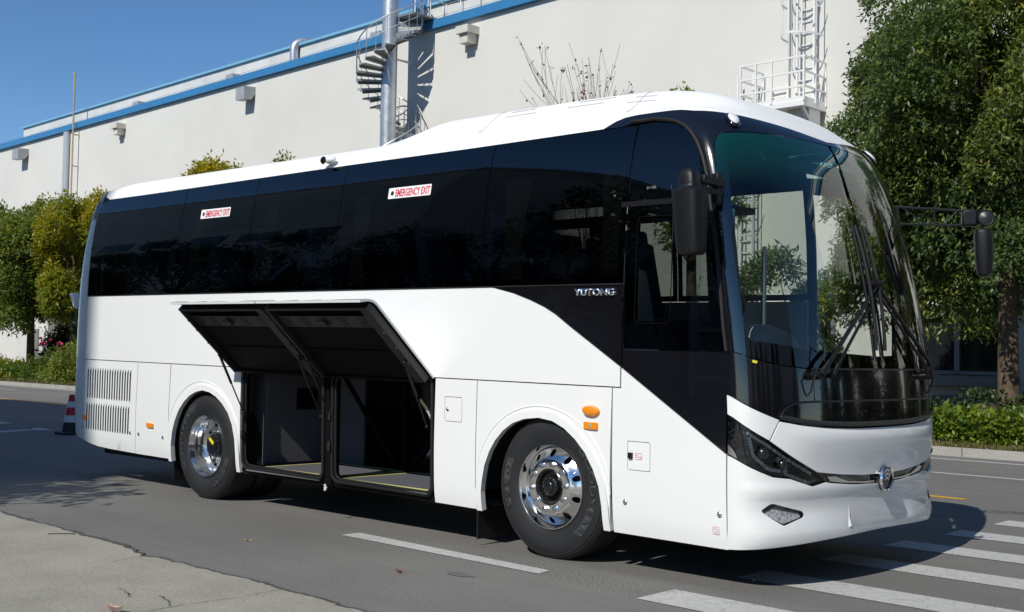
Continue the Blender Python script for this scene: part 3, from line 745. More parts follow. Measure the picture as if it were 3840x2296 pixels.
# clipped hedges: leaves over a lumpy box, with leaves inside
def hedge(label, x0, x1, y0, depth, h, n, ll, lw, m, seed, name="hedge", tint=.5, lump=.05, pal=None):
    rng = np.random.default_rng(seed); cx = (x0+x1)/2
    t = thing(name, label, "hedge", (cx, y0+PSI*cx, KZ))
    def side(n, face):
        x = rng.uniform(x0, x1, n)-cx; u = rng.random(n)
        bump_ = lump*(np.sin(x*2.3)+np.sin(x*5.1+1)+np.sin(x*9.7+2)*.6)
        if face == 'top': P = np.stack([x, u*depth, h+bump_+rng.normal(0, .035, n)], 1); o = np.tile([0, -.15, 1.0], (n, 1))
        else: P = np.stack([x, -bump_*.6+rng.normal(0, .035, n)+.02, u*h], 1); o = np.tile([0, -1.0, .35], (n, 1))
        P[:, 1] += PSI*x; return P, o
    A, oa = side(n//2, 'front'); B, ob = side(n//2, 'top')
    P = np.concatenate([A, B]); O = np.concatenate([oa, ob])
    tn = np.clip(tint+.22*np.sin(P[:, 0]*1.7+P[:, 1]*3)*np.sin(P[:, 0]*.6)+rng.normal(0, .15, len(P)), 0, 1)
    foliage("leaves", P, O, rng, 5, ll, lw, .15, tn, ll*.45, m, t)
    b = MB(); nseg = max(2, int((x1-x0)/.5)); V = []; F = []
    for k in range(nseg+1):
        x = x0+(x1-x0)*k/nseg-cx; bu = lump*(math.sin(x*2.3)+math.sin(x*5.1+1))-.09
        V += [(x, .09-bu*.3+PSI*x, 0), (x, .09-bu*.3+PSI*x, h+bu), (x, depth+PSI*x, h+bu), (x, depth+PSI*x, 0)]
    for k in range(nseg):
        for j in range(3): a = k*4+j; F.append((a, a+1, a+5, a+4))
    b.add(V, F); b.build("inner_twigs", M_soil, t)
    return t
hedge("clipped bright green hedge along the kerb at the right, in front of the trees", -9.5, 3.5, 12.62, .95, .42, 5200, .10, .055, M_leaf_hedge, 41, tint=.55)
hedge("clipped green hedge along the kerb at the far left, beyond the bus tail", -60, -27, 13.05, 1.3, .50, 6500, .13, .075, M_leaf_hedge, 42, tint=.45)
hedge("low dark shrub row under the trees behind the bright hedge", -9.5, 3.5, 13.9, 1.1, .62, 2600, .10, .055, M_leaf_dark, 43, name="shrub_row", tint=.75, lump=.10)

def bush(label, loc, radii, n, ll, lw, m, seed, name="bush", tint=.4, droop=.2):
    rng = np.random.default_rng(seed); t = thing(name, label, "shrub", loc)
    q = unit(rng.normal(0, 1, (n, 3))); q[:, 2] = abs(q[:, 2])
    r = rng.uniform(.45, 1, n)**.5*(1+.16*np.sin(q[:, 0]*5+seed)+.14*np.sin(q[:, 1]*6)+.1*np.sin(q[:, 2]*9))
    P = q*r[:, None]*np.array(radii)
    foliage("leaves", P, q, rng, 6, ll, lw, droop, np.clip(tint+rng.normal(0, .18, n), 0, 1), ll*.5, m, t)
    b = MB()
    for k in range(9):
        a = k*.7; b.tube([(0, 0, -.05), (math.cos(a)*radii[0]*.3, math.sin(a)*radii[1]*.3, radii[2]*.5), (math.cos(a)*radii[0]*.7, math.sin(a)*radii[1]*.7, radii[2]*.85)], [.03, .02, .008], 5)
    b.build("stems", M_bark, t); return t
bush("green rose bush with pink blooms beside the bus tail", (-36.6, 14.75, KZ), (1.7, 1.0, 1.35), 950, .13, .075, M_leaf_mid, 51, name="rose_bush", tint=.45)
bush("dark glossy oleander shrub under the yellow tree", (-37.6, 16.3, KZ), (1.5, 1.1, 2.5), 900, .26, .07, M_leaf_dark, 52, tint=.6)
bush("low dark green rounded shrub left of the rose bush", (-39.2, 14.9, KZ), (1.0, .8, .95), 420, .12, .055, M_leaf_mid, 53, tint=.1)
bush("low yellowish ground shrub at the far left edge", (-43.5, 14.9, KZ), (2.4, .8, .75), 700, .13, .07, M_leaf_yellow, 54, tint=.2)
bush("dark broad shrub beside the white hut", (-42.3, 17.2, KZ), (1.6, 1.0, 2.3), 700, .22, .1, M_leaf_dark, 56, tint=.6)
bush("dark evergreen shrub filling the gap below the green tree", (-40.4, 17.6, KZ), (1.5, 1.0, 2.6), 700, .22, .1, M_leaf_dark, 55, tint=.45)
M_rose = mat("pink rose petals", (.62, .06, .16), .6)
for i, (x, y, z, r) in enumerate(((-38.0, 14.1, 1.50, .12), (-36.3, 13.95, 1.50, .115), (-38.6, 14.3, 1.72, .08), (-38.0, 14.4, 1.66, .07), (-36.7, 14.2, 1.36, .06))):
    rng = np.random.default_rng(60+i); n = 26; q = unit(rng.normal(0, 1, (n, 3))); q[:, 2] = abs(q[:, 2])*.8
    me = leaf_mesh("rose_bloom", q*r*.2, unit(q+np.array([0, 0, .3])), unit(np.cross(q, rng.normal(0, 1, (n, 3)))), np.full(n, r), np.full(n, r*1.1), np.zeros(n))
    o = link_mesh("rose_bloom", me, M_rose, None); o.location = (x, y, z)
    setp(o, ["large pink rose bloom at the left of the rose bush", "reddish pink rose bloom nearest the bus tail", "small pink bloom left of the rose bush, highest of all", "dark pink bud above the large pink bloom", "tiny pink bud low beside the bus tail"][i], "flower", "roses on the bush")
# thin leafless stalks by the white hut
t = thing("stalk_bush", "clump of thin nearly leafless stalks in front of the white hut", "shrub", (-45.5, 15.0, KZ)); rg = random.Random(9); b = MB(); tp = []
for k in range(34):
    a = rg.uniform(0, 6.28); s = rg.uniform(.05, .55); h = rg.uniform(1.3, 2.5); e = (math.cos(a)*s*1.9, math.sin(a)*s*1.2, h); b.tube([(math.cos(a)*.15, math.sin(a)*.15, 0), (e[0]*.55, e[1]*.55, h*.55), e], [.022, .016, .007], 5); tp += [e, (e[0]*.8, e[1]*.8, h*.8)]
b.build("stems", M_bark_pale, t); r2 = np.random.default_rng(4); T = np.array(tp)
foliage("leaves", T, unit(r2.normal(0, 1, T.shape)), r2, 4, .13, .06, .4, r2.random(len(T)), .12, M_leaf_yellow, t)
# white hut behind the left trees
M_hut = mat("white rendered hut", (.66, .66, .64), .85, var=.08, vscale=1)
t = thing("utility_hut", "small white utility hut with a dark grille behind the left trees", "hut", (-46.6, 17.6, KZ), PSI)
b = MB(); b.box((0, 1.0, 1.35), (3.4, 2.0, 2.7)); b.build("wall", M_hut, t, smooth=0)
b = MB(); b.box((0, 1.0, 2.76), (3.7, 2.3, .12)); b.build("roof", M_hut, t, smooth=0)
b = MB(); b.box((.35, -.02, 1.35), (.95, .06, 1.5))
b.build("vent_grille", M_plinth, t, smooth=0)
b = MB(); b.tube([(1.75, -.15, 0), (1.75, -.15, 2.0), (1.55, -.15, 2.2), (1.2, -.15, 2.2)], .06, 8); b.build("vent_pipe", M_hut, t)

# grass of the verge near the kerbs
rng = np.random.default_rng(70); n = 26000
x = np.concatenate([rng.uniform(-12, 5, n//2), rng.uniform(-58, -26, n//2)]); y = np.array([kerb_line(q) for q in x])+.15+rng.random(n)**1.3*np.where(x > -20, 1.5, 1.7)
P = np.stack([x, y, np.full(n, KZ)], 1); d = unit(np.stack([rng.normal(0, .6, n), rng.normal(0, .6, n), np.ones(n)], 1)); s = unit(np.cross(d, rng.normal(0, 1, (n, 3))))
me = leaf_mesh("verge_grass", P, d, s, np.where(x > -20, 1, 1.2)*rng.uniform(.04, .11, n), np.where(x > -20, .016, .03), rng.random(n))
setp(link_mesh("verge_grass", me, M_grass), "short dry grass between the kerb and the hedges", "grass", None, "stuff")

# ------------------------------------------------------------------ what stands behind and beside the camera (seen in the glass, casting the far-left shade)
M_grey_hall = ribbed_mat("grey ribbed cladding", (.42, .415, .40), .9)
M_pale_hall = ribbed_mat("pale ribbed cladding", (.62, .61, .58), .7)
M_band = mat("dark band window", (.03, .04, .05), .1)
def big_hall(label, x0, x1, y0, y1, h, m, faces):
    t = thing("workshop_hall", label, "building", ((x0+x1)/2, (y0+y1)/2, 0)); cx, cy = (x0+x1)/2, (y0+y1)/2
    b = MB(); b.box((0, 0, h/2), (x1-x0, y1-y0, h)); b.build("wall", m, t, smooth=0)
    b = MB(); b.box((0, 0, h+.15), (x1-x0+.4, y1-y0+.4, .3)); b.build("roof_edge", M_greybox, t, smooth=0)
    for (ax, p, a0, a1, z0, z1) in faces:
        n = int((a1-a0)//3.2)
        for k in range(n):
            c = a0+3.2*(k+.5); w = MB()
            if ax == 'y': w.box((c-cx, p-cy, (z0+z1)/2), (2.2, .12, z1-z0))
            else: w.box((p-cx, c-cy, (z0+z1)/2), (.12, 2.2, z1-z0))
            w.build("window", M_band, t, smooth=0)
    return t
big_hall("long grey ribbed workshop hall across the yard, behind the camera at left", -80, -20.6, -42, -16.0, 15.0, M_grey_hall, [('y', -16.0, -78, -22, 1.2, 3.2), ('y', -16.0, -78, -22, 8.2, 9.4)])
big_hall("tall grey block behind the camera, its shade lying left of the bus", -20.0, -1.7, -46, -30.0, 34.0, M_grey_hall, [('y', -30.0, -19, -3, 2+4*k, 4+4*k) for k in range(8)])
blk = [o for o in bpy.data.objects if o.name.startswith("workshop_hall")][-1]
b = MB()
for k in range(12): b.box((-8.8+1.6*k, 8.12, 17), (.22, .25, 33.5))
for k in range(17): b.box((0, 8.12, 1+2*k), (18.0, .2, .22))
b.build("reflection_grid", M_white_steel, blk, smooth=0)  # pale grid added to this unseen block for the driver's window to reflect
big_hall("grey workshop hall at the end of the road, ahead of the bus", 27, 60, -30, 13, 21.0, M_pale_hall, [('x', 27, -22, 10, 1.0, 2.6)])
for i, (x, y, s) in enumerate(((-5.55, -6.5, .80), (-4.6, -11.6, 1.0), (-8.8, -11.9, 1.15), (-12.6, -11.4, 1.05), (-16.5, -11.8, 1.2), (-20.5, -11.5, 1.1), (-25.0, -11.8, 1.25), (-30, -11.6, 1.15))):
    tree(["slim sparse tree nearest the camera, off to the left", "dark tree by the grey workshop, nearest its corner", "dark tree by the grey workshop, second from its corner", "dark tree by the grey workshop, third from its corner", "dark tree by the grey workshop, fourth from its corner", "dark tree by the grey workshop, fifth from its corner", "dark tree by the grey workshop, second from the far end", "dark tree by the grey workshop, at the far end"][i],
         (x, y, 0), (3.4*s+.5) if i else 4.7, ((1.9*s, 1.6*s, 2.5*s) if i else (1.6, .8, .9)), .12 if i else .05, 14 if i else 9, 800 if i else 210, 7, .22, .09, M_leaf_dark, 80+i, .4, group="trees before the grey workshop")
for i, (x, y, s, k) in enumerate(((3.6, 14.6, 1.0, 5.3), (6.9, 14.9, 1.1, 5.6), (10.2, 14.4, .95, 5.0), (13.6, 14.8, 1.05, 5.4))):
    tree(["green street tree right of the photo, nearest the zebra crossing", "tall green street tree right of the photo, second beyond the crossing", "small green street tree right of the photo, third beyond the crossing", "green street tree right of the photo, farthest beyond the crossing"][i],
         (x, y, KZ), k*.85, (1.9*s, 1.8*s, 2.9*s), .15, 18, 1500, 8, .19, .075, M_leaf_camphor, 120+i, .5, group="street trees along the far kerb")
def conifer(loc, h, r, label, seed):
    rng = np.random.default_rng(seed); t = thing("conifer", label, "tree", loc, 0, "conifers ahead of the bus"); n = 1500
    z = rng.random(n)**1.25*h*.97+.15; a = rng.uniform(0, 6.28, n); rr = r*(1-z/h)**.75*(.8+.3*np.sin(a*5+z*3))*rng.uniform(.6, 1, n)
    P = np.stack([np.cos(a)*rr, np.sin(a)*rr, z], 1); O = unit(np.stack([np.cos(a), np.sin(a), np.full(n, .9)], 1))
    foliage("crown", P, O, rng, 6, .26, .07, -.3, np.clip(.35+.35*np.sin(a*2+z)+rng.normal(0, .15, n), 0, 1), .1, M_leaf_conifer, t)
    b = MB(); b.tube([(0, 0, -.1), (0, 0, h*.9)], [.12, .03], 8); b.build("trunk", M_bark, t)
for i, (x, y, h, r) in enumerate(((14.5, -4.6, 3.6, .9), (15.5, 1.6, 4.4, 1.0), (17.5, -6.5, 4.6, 1.0), (18.5, -3.6, 5.6, 1.15), (17.8, -1.0, 4.2, 1.1), (19.0, 3.6, 5.2, 1.2), (18.2, 8.3, 4.4, 1.1), (17.0, -10.5, 5.0, 1.1))):
    conifer((x, y, 0), h, r, ["slim low conifer ahead of the bus, in front of the others", "slim conifer ahead of the bus, in front of the tall far pair", "narrow dark conifer ahead of the bus, second from the near end", "tall brownish conifer ahead of the bus, third from the near end", "short dark conifer ahead of the bus, in line with its front", "tall conifer ahead of the bus, second from the far end", "small conifer ahead of the bus at the far end of the row", "dark conifer ahead of the bus at the near end of the row"][i], 90+i)
for i, (x, y, h, r) in enumerate(((2.6, 13.9, 3.0, .9), (4.9, 13.8, 3.6, 1.0), (7.2, 13.9, 3.2, 1.0), (9.0, 13.7, 3.9, 1.05), (11.4, 13.8, 3.3, 1.0), (13.4, 13.6, 3.7, 1.0), (15.6, 13.7, 3.4, 1.0))):
    conifer((x, y, KZ), h, r, ["low conifer on the far verge right of the photo, nearest the crossing", "conifer on the far verge right of the photo, second from the crossing", "conifer on the far verge right of the photo, third from the crossing", "tallest conifer on the far verge right of the photo", "conifer on the far verge right of the photo, just past the tallest", "conifer on the far verge right of the photo, last but one", "conifer on the far verge right of the photo, farthest from the crossing"][i], 140+i)
# ------------------------------------------------------------------ the coach: body surface
YS_Z=[.15,.25,.35,.5,.75,1.3,1.9,2.2,2.4,2.6,2.75,2.86,2.95,3.02,3.08]
YS_Y=[.055,.035,.018,.008,0,0,.006,.017,.032,.058,.082,.106,.134,.165,.21]
XF_Z=[.15,.25,.35,.5,.65,1.0,1.2,1.4,1.7,2.0,2.3,2.6,2.8,2.95,3.05,3.10]
XF_X=[1.82,1.85,1.865,1.868,1.868,1.867,1.858,1.844,1.807,1.752,1.682,1.595,1.525,1.44,1.33,1.25]
def herm(z, X, Y):
    z = min(max(z, X[0]), X[-1]); k = 0
    while k < len(X)-2 and z > X[k+1]: k += 1
    h = X[k+1]-X[k]; t = (z-X[k])/h
    def sl(i):
        if i <= 0: return (Y[1]-Y[0])/(X[1]-X[0])
        if i >= len(X)-1: return (Y[-1]-Y[-2])/(X[-1]-X[-2])
        return (Y[i+1]-Y[i-1])/(X[i+1]-X[i-1])
    m0, m1 = sl(k)*h, sl(k+1)*h
    return (2*t**3-3*t*t+1)*Y[k]+(t**3-2*t*t+t)*m0+(-2*t**3+3*t*t)*Y[k+1]+(t**3-t*t)*m1
def ys(z): return herm(z, YS_Z, YS_Y)
def xf(z): return herm(z, XF_Z, XF_X)
FA, FN = .38, 2.35
def xc(z): return xf(z)-FA
def spow(v, e): return math.copysign(abs(v)**e, v)
TILT = .0104                                   # the coach sits slightly nose down
def W(x, y, z): return (x, y, z-TILT*x)
def BF(u, z):
    if u <= 0: return W(xc(z)+u, ys(z), z)
    if u >= math.pi: return W(xc(z)-(u-math.pi), 2.5-ys(z), z)
    b = 1.25-ys(z); c, s = math.cos(u), math.sin(u)
    return W(xc(z)+FA*spow(s, 2/FN), 1.25-b*spow(c, 2/FN), z)
def BN(u, z):
    h = 1e-3; du = Vector(BF(u+h, z))-Vector(BF(u-h, z)); dz = Vector(BF(u, z+h))-Vector(BF(u, z-h)); return du.cross(dz).normalized()
def BO(u, z, off): return Vector(BF(u, z))+BN(u, z)*off
def SF(x, z): return W(x, ys(z), z)
def SR(x, z): return W(x, 2.5-ys(z), z)
def ux(x, z):
    c = xc(z)
    return x-c if x <= c else math.asin(min(1, ((x-c)/FA)**(FN/2)))
PI = math.pi
def mir(P): return [(PI-u, z) for u, z in P[::-1]]

M_paint = mat("white gloss paint", (.82, .832, .822), .30, spec=.35, coat=.6, coat_rough=.02, var=.012, vscale=.8)
M_roof = mat("white roof paint", (.82, .83, .825), .5, spec=.12)
M_black = mat("black gloss paint", (.006, .006, .008), .12, spec=.5, coat=1.0, coat_rough=.01)
M_rubber = mat("black rubber", (.012, .012, .013), .6, spec=.3)
M_tyre = mat("tyre rubber", (.019, .020, .022), .62, spec=.35, var=.12, vscale=8)
M_tyre_mark = mat("tyre lettering", (.042, .044, .047), .6)
M_plastic = mat("black grained plastic", (.009, .009, .011), .38, spec=.35, bump=.2, bscale=260)
M_inner = mat("black painted steel", (.004, .004, .005), .65, spec=.12)
M_stiff = mat("dark grey pressed steel", (.045, .046, .048), .5, spec=.4)
M_beam = mat("dark grey painted steel", (.024, .025, .026), .42, spec=.45)
M_chrome = mat("polished aluminium", (.90, .90, .90), .14, metal=1.0, rvar=.05, var=.04, vscale=6)
M_steel = mat("bright steel", (.75, .75, .76), .22, metal=1.0)
M_hub = mat("black hub", (.010, .010, .011), .25, coat=.5)
M_glass_side = glass_mat("tinted side glass", (.125, .135, .133), .035, 1.7, refl=1.8)
M_glass_driver = glass_mat("lightly tinted cab glass", (.27, .29, .285), .04, 2.2, refl=1.8)
M_glass_far = glass_mat("far side glass", (.58, .63, .58), .03, 2, refl=1.7)
M_glass_front = glass_mat("windscreen glass", (.80, .85, .82), .022, 1.3, shade=(2.50, 2.84, (.04, .46, .40)), refl=1.7)
M_glass_door = glass_mat("clear door glass", (.88, .91, .90), .03, 2)
M_lens = glass_mat("clear lamp lens", (.88, .90, .92), .25, 30)
M_fog = mat("fog lamp optics", (.36, .37, .39), .22, spec=.6, coat=.8, var=.6, vscale=55)
M_clear_lamp = mat("clear marker lens", (.74, .76, .78), .3, spec=.5, coat=.5, var=.15, vscale=40)
M_amber = mat("amber lens", (.85, .27, .010), .15, spec=.6, coat=.6)
M_red_lens = mat("dark red lens", (.10, .004, .008), .12, coat=.8)
M_led = mat("lamp reflector", (.66, .67, .69), .32, metal=.55)
M_carpet = mat("grey needle felt", (.105, .108, .125), .95, spec=.1, speck=.45, sscale=170)
M_yellow_strip = mat("pale yellow edging", (.62, .58, .22), .6)
M_sill = mat("grey aluminium sill", (.30, .315, .33), .4, metal=.6)
M_seat = mat("blue seat cloth", (.045, .09, .26), .85, var=.2, vscale=20)
M_seat_wrap = mat("plastic wrapped driver seat", (.40, .45, .56), .3, spec=.6, bump=.8, bscale=12)
M_lining = mat("grey interior lining", (.34, .35, .36), .8)
M_rack = mat("dark luggage rack", (.03, .03, .035), .7)
M_dash = mat("dark dashboard", (.022, .028, .027), .55)
M_pod = mat("grey instrument pod", (.42, .48, .55), .5)
M_white = mat("white enamel", (.82, .82, .82), .5)
M_ink_mat = mat("matt black rubber", (.006, .006, .006), .9, spec=.05)
M_pale_grey = mat("pale grey sealant", (.42, .43, .44), .7)
M_red = mat("red lettering", (.66, .015, .055), .5)
M_ink = mat("black ink", (.01, .01, .01), .5)
M_grey_ink = mat("grey ink", (.30, .30, .30), .5)
M_curtain = mat("pale curtain", (.20, .22, .20), .9)
M_louvre = mat("beige grille fins", (.06, .053, .042), .7)
M_tag = mat("yellow tag", (.75, .62, .04), .5)

bus = thing("coach_bus", "white coach with black glass and two raised luggage hatches on its near side", "bus", (0, 0, 0))
G = .0035
# --- windows of both sides
SEAM = [-6.775, -4.985, -3.75, -2.455, -.697, .646]
GT = 2.985
def wtop(x): return 2.962+(.024*min(1, max(0, (x+6.6)/4)))
wins = []
for k in range(5):
    x0, x1 = SEAM[k]+G, SEAM[k+1]-G
    tops = [(x1-(x1-x0)*q/4, wtop(x1-(x1-x0)*q/4)) for q in range(5)]
    z0 = 1.908
    P = [(x0, z0), (x1, z0)]+tops
    if k == 0: P = [(x0, z0), (x1, z0)]+tops[:-1]+[(-6.60, 2.962), (-6.74, 2.93), (-6.765, 2.86)]
    a = panel("window", P, SF, M_glass_side, bus, grid=(.16, .05), rim=.006)
    b = panel("window", P, SR, M_glass_far, bus, grid=(.2, .08), rim=.006, flip=True)
    wins.append(a)
    # rubber joint and dark surround behind the glass edge
    bw = .05
    ring_in = [(x0+bw, z0+.05), (x1-bw, z0+.05), (x1-bw, 2.80), (x0+bw, 2.80)]
    panel("black_border", P, SF, M_black, a, holes=[ring_in], grid=(.2, .07), rim=0, off=-.007)
    panel("black_border", P, SR, M_black, b, holes=[ring_in], grid=(.3, .1), rim=0, off=-.007, flip=True)
# driver's window: glass with sliding part below
dw = [(1.466, 1.475), (1.443, 1.63), (1.412, 1.891), (1.372, 2.155), (1.315, 2.403), (1.27, 2.587), (1.223, 2.71), (1.171, 2.808), (1.114, 2.88), (1.046, 2.936), (.968, 2.974), (.901, 2.992), (.776, 3.014), (.660, 3.012)]
dwu = [(ux(x, z)-.012, z) for x, z in dw]
def sx(P): return [(ux(x, z), z) for x, z in P]
DW = sx([(.652, 1.475)])+[(ux(1.46, 1.475), 1.475)]+dwu[1:]+sx([(.652, 2.99), (.652, 2.2)])
def dense(P, st=.12):
    out = []
    for i in range(len(P)):
        a, b = P[i], P[(i+1) % len(P)]; n = max(1, int(max(abs(a[0]-b[0]), abs(a[1]-b[1]))/st))
        out += [(a[0]+(b[0]-a[0])*k/n, a[1]+(b[1]-a[1])*k/n) for k in range(n)]
    return out
def sxd(P, st=.1): return [(ux(x, z), z) for x, z in dense(P, st)]
left_edge = [(ux(.652, z), z) for z in np.linspace(2.99, 1.475, 16)]
DWp = [(ux(x, 1.475), 1.475) for x in np.linspace(.66, 1.455, 6)]+dwu[1:]+left_edge[:-1]
dgw = panel("driver_window", DWp, BF, M_glass_driver, bus, grid=(.06, .06), rim=.006)
DIN = sxd([(.75, 1.66), (1.03, 1.66), (1.03, 2.33), (.77, 2.33)])
panel("black_border", DWp, BF, M_black, dgw, holes=[sxd([(.765, 1.66), (1.33, 1.66), (1.27, 2.33), (.765, 2.33)]), sxd([(.74, 2.46), (1.22, 2.46), (1.15, 2.68), (1.0, 2.82), (.74, 2.86)])], grid=(.08, .08), rim=0, off=-.006)
b = MB(); P = [BO(ux(x, z), z, .006) for x, z in rrect(.748, 1.645, 1.036, 2.345, .035)]
b.tube(P, .0032, 6, closed=True); b.build("sliding_pane_frame", M_ink_mat, dgw)
b = MB(); b.bar(BO(ux(.61, 2.435), 2.435, .012), BO(ux(1.30, 2.435), 2.435, .012), .016, .035); b.build("guide_rail", M_plastic, dgw, smooth=0)
b = MB(); P = [BO(u+.012, z, .008) for u, z in [(ux(.59, 3.0), 3.016)]+dwu[::-1][0:]]
b.tube(P, .014, 6); b.build("drip_moulding", M_rubber, dgw)
tx = text_mesh("safety_glass_mark", "E11 43R", M_grey_ink, dgw, Vector(BF(ux(.80, 2.53), 2.53))+Vector((0, -.002, 0)), (1, 0, 0), (0, .06, 1), .018, .075, ext=0)
# emergency exit stickers
for (x0, x1, z0, z1, w) in ((-1.843, -1.333, 2.643, 2.732, wins[3]), (-4.640, -4.136, 2.636, 2.725, wins[1])):
    s = panel("exit_sticker", rrect(x0, z0, x1, z1, .006, 2), SF, M_white, w, grid=(.1, .03), rim=.001, off=.0015)
    panel("dot", circle(x0+.048, (z0+z1)/2, .019, n=16), SF, M_ink, s, grid=(.02, .02), rim=0, off=.0028)
    def bend(a, b_, c, x0=x0, z0=z0):
        p = Vector(SF(x0+.088+a, z0+.012+b_)); return p+Vector((0, -.0030, 0))
    text_mesh("sticker_lettering", "EMERGENCY EXIT", M_red, s, (0, 0, 0), (1, 0, 0), (0, 0, 1), z1-z0-.026, x1-x0-.098, ext=0, bold=.022, bend=bend)

# --- white and black panels of the near side
swoosh = [(-.582, 1.9), (-.367, 1.855), (-.199, 1.804), (-.063, 1.754), (.044, 1.702), (.176, 1.620), (.392, 1.493), (.632, 1.352)]
panel("side_panel", [(-6.775, 1.222), (.632, 1.222)]+swoosh[::-1]+[(-6.765, 1.901)], SF, M_paint, bus, grid=(.2, .1))
sw2 = [(x+.006, z+.006) for x, z in swoosh]
panel("black_panel", sw2+[(.640, 1.36), (.640, 1.901)], SF, M_black, bus, grid=(.12, .1))
b = MB(); b.tube([Vector(SF(x, 1.905))+Vector((0, -.001, 0)) for x in np.linspace(-6.77, .64, 30)], .0055, 6); b.build("belt_moulding", M_rubber, bus)
panel("front_black_panel", sxd([(.649, 1.352), (1.466, .850), (1.468, 1.466), (.649, 1.466)]), BF, M_black, bus, grid=(.1, .08))
fl2 = rrect(.703, .682, .891, .873, .012, 3)
panel("front_side_panel", sxd([(.575, .258), (1.468, .258), (1.468, .840), (.644, 1.345), (.644, 1.214), (.575, 1.214)]), BF, M_paint, bus,
      holes=[[(ux(x, z), z) for x, z in fl2]], grid=(.1, .08))
def flap(P, name="service_flap"):
    P2 = [(P[0][0]+(x-P[0][0]), z) for x, z in P]
    cx = sum(p[0] for p in P)/len(P); cz = sum(p[1] for p in P)/len(P)
    Q = [(cx+(x-cx)*(1-.004/.09), cz+(z-cz)*(1-.004/.09)) for x, z in P]
    return panel(name, Q, SF, M_paint, bus, grid=(.1, .1), rim=.012)
f2 = flap(fl2)
b = MB(); b.box((.733, -.006, .777-TILT*.73), (.034, .02, .040)); b.build("lock", M_plastic, f2, bevel=.004)
s_ = panel("battery_sticker", rrect(.772, .755, .826, .798, .006), SF, M_white, f2, grid=(.05, .05), rim=.0005, off=.001)
b = MB()
for q in (rrect(.7735, .7565, .8245, .7965, .006), [(.779, .770), (.795, .770), (.795, .785), (.779, .785)], [(.802, .768), (.820, .768), (.820, .773), (.802, .773)]):
    b.tube([Vector(SF(x, z))+Vector((0, -.0025, 0)) for x, z in q], .0011, 4, closed=True)
b.build("sticker_print", M_red, s_)
ARCH_F = [(-.652, .262), (-.652, .40), (-.640, .48), (-.610, .60), (-.560, .705), (-.500, .79), (-.420, .868), (-.330, .924), (-.220, .960), (-.080, .977), (.05, .962), (.16, .918), (.26, .850), (.35, .765), (.42, .660), (.468, .550), (.490, .42), (.497, .262)]
ARCH_R = [(-4.965, .262), (-4.960, .42), (-4.93, .56), (-4.88, .67), (-4.81, .775), (-4.72, .860), (-4.62, .924), (-4.51, .965), (-4.40, .983), (-4.28, .970), (-4.17, .935), (-4.06, .876), (-3.96, .795), (-3.89, .69), (-3.850, .56), (-3.838, .42), (-3.838, .262)]
panel("wheel_arch_panel", [(-.702, 1.214), (-.716, .265), (-.660, .262)]+ARCH_F[1:-1]+[(.505, .262), (.548, .262), (.566, 1.214)], SF, M_paint, bus, grid=(.1, .09))
fl1 = rrect(-1.052, .894, -.862, 1.082, .012, 3)
panel("side_panel", [(-1.158, 1.214), (-1.170, .268), (-.724, .266), (-.710, 1.214)], SF, M_paint, bus, holes=[fl1], grid=(.1, .09))
f1 = flap(fl1)
panel("wheel_arch_panel", [(-4.990, 1.214), (-5.034, .280), (-4.972, .280)]+ARCH_R[1:-1]+[(-3.83, .28), (-3.785, .275), (-3.775, 1.214)], SF, M_paint, bus, grid=(.1, .09))
panel("side_panel", [(-5.626, 1.214), (-5.670, .281), (-5.043, .281), (-5.000, 1.214)], SF, M_paint, bus, grid=(.12, .09))
slots = []
for (zt, zb, xa0, xa1, xb0, xb1) in ((1.123, .800, -6.700, -5.795, -6.700, -5.800), (.748, .461, -6.708, -5.815, -6.722, -5.835)):
    for k in range(18):
        t = k/17; x = xa0+(xa1-xa0)*t; xb = xb0+(xb1-xb0)*t
        slots.append([(xb, zb+.008), (xb+.012, zb-.008), (xb+.030, zb+.022), (x+.031, zt+.004), (x+.024, zt+.012), (x, zt-.028)])
gp = panel("grille_panel", [(-6.775, 1.214), (-6.785, .345), (-6.648, .318), (-6.468, .298), (-6.2, .288), (-5.676, .282), (-5.634, 1.214)], SF, M_paint, bus, holes=slots, grid=(.12, .09), rim=.006)
b = MB()
for k in range(19):
    for (z0, z1) in ((.45, .76), (.79, 1.13)): b.box((-6.712+k*.0528, .105, (z0+z1)/2+.066), (.004, .09, z1-z0), Matrix.Rotation(R(28), 3, 'Z'))
b.build("grille_louvres", M_louvre, gp, smooth=0)
b = MB(); b.box((-6.25, .16, .86), (1.0, .02, .82)); b.build("grille_back", M_rubber, gp, smooth=0)
# arch flares standing proud
def flare(name, arch, g=.055):
    cx = (arch[0][0]+arch[-1][0])/2; cz = .42
    out = []
    for x, z in arch:
        dx, dz = x-cx, max(z-cz, 0); l = math.hypot(dx, dz); out.append((x+dx/l*g if l else x, z+(dz/l*g if z > cz else 0)))
    panel(name, arch+out[::-1], SF, M_paint, bus, grid=(.06, .06), rim=.045, off=.013)
    mid = [((a[0]+c[0])/2, (a[1]+c[1])/2) for a, c in zip(arch, out)]
flare("wheel_arch_flare", ARCH_F); flare("wheel_arch_flare", ARCH_R)
# ridge line pressed above the arches
for cx, rx, top in ((-.07, .625, 1.06), (-4.41, .62, 1.068)):
    b = MB(); P = [Vector(SF(cx+rx*math.cos(R(a)), .50+(top-.50)*math.sin(R(a))))+Vector((0, .0005, 0)) for a in range(0, 181, 5)]
    b.tube(P, .006, 6); b.build("arch_ridge", M_paint, bus)
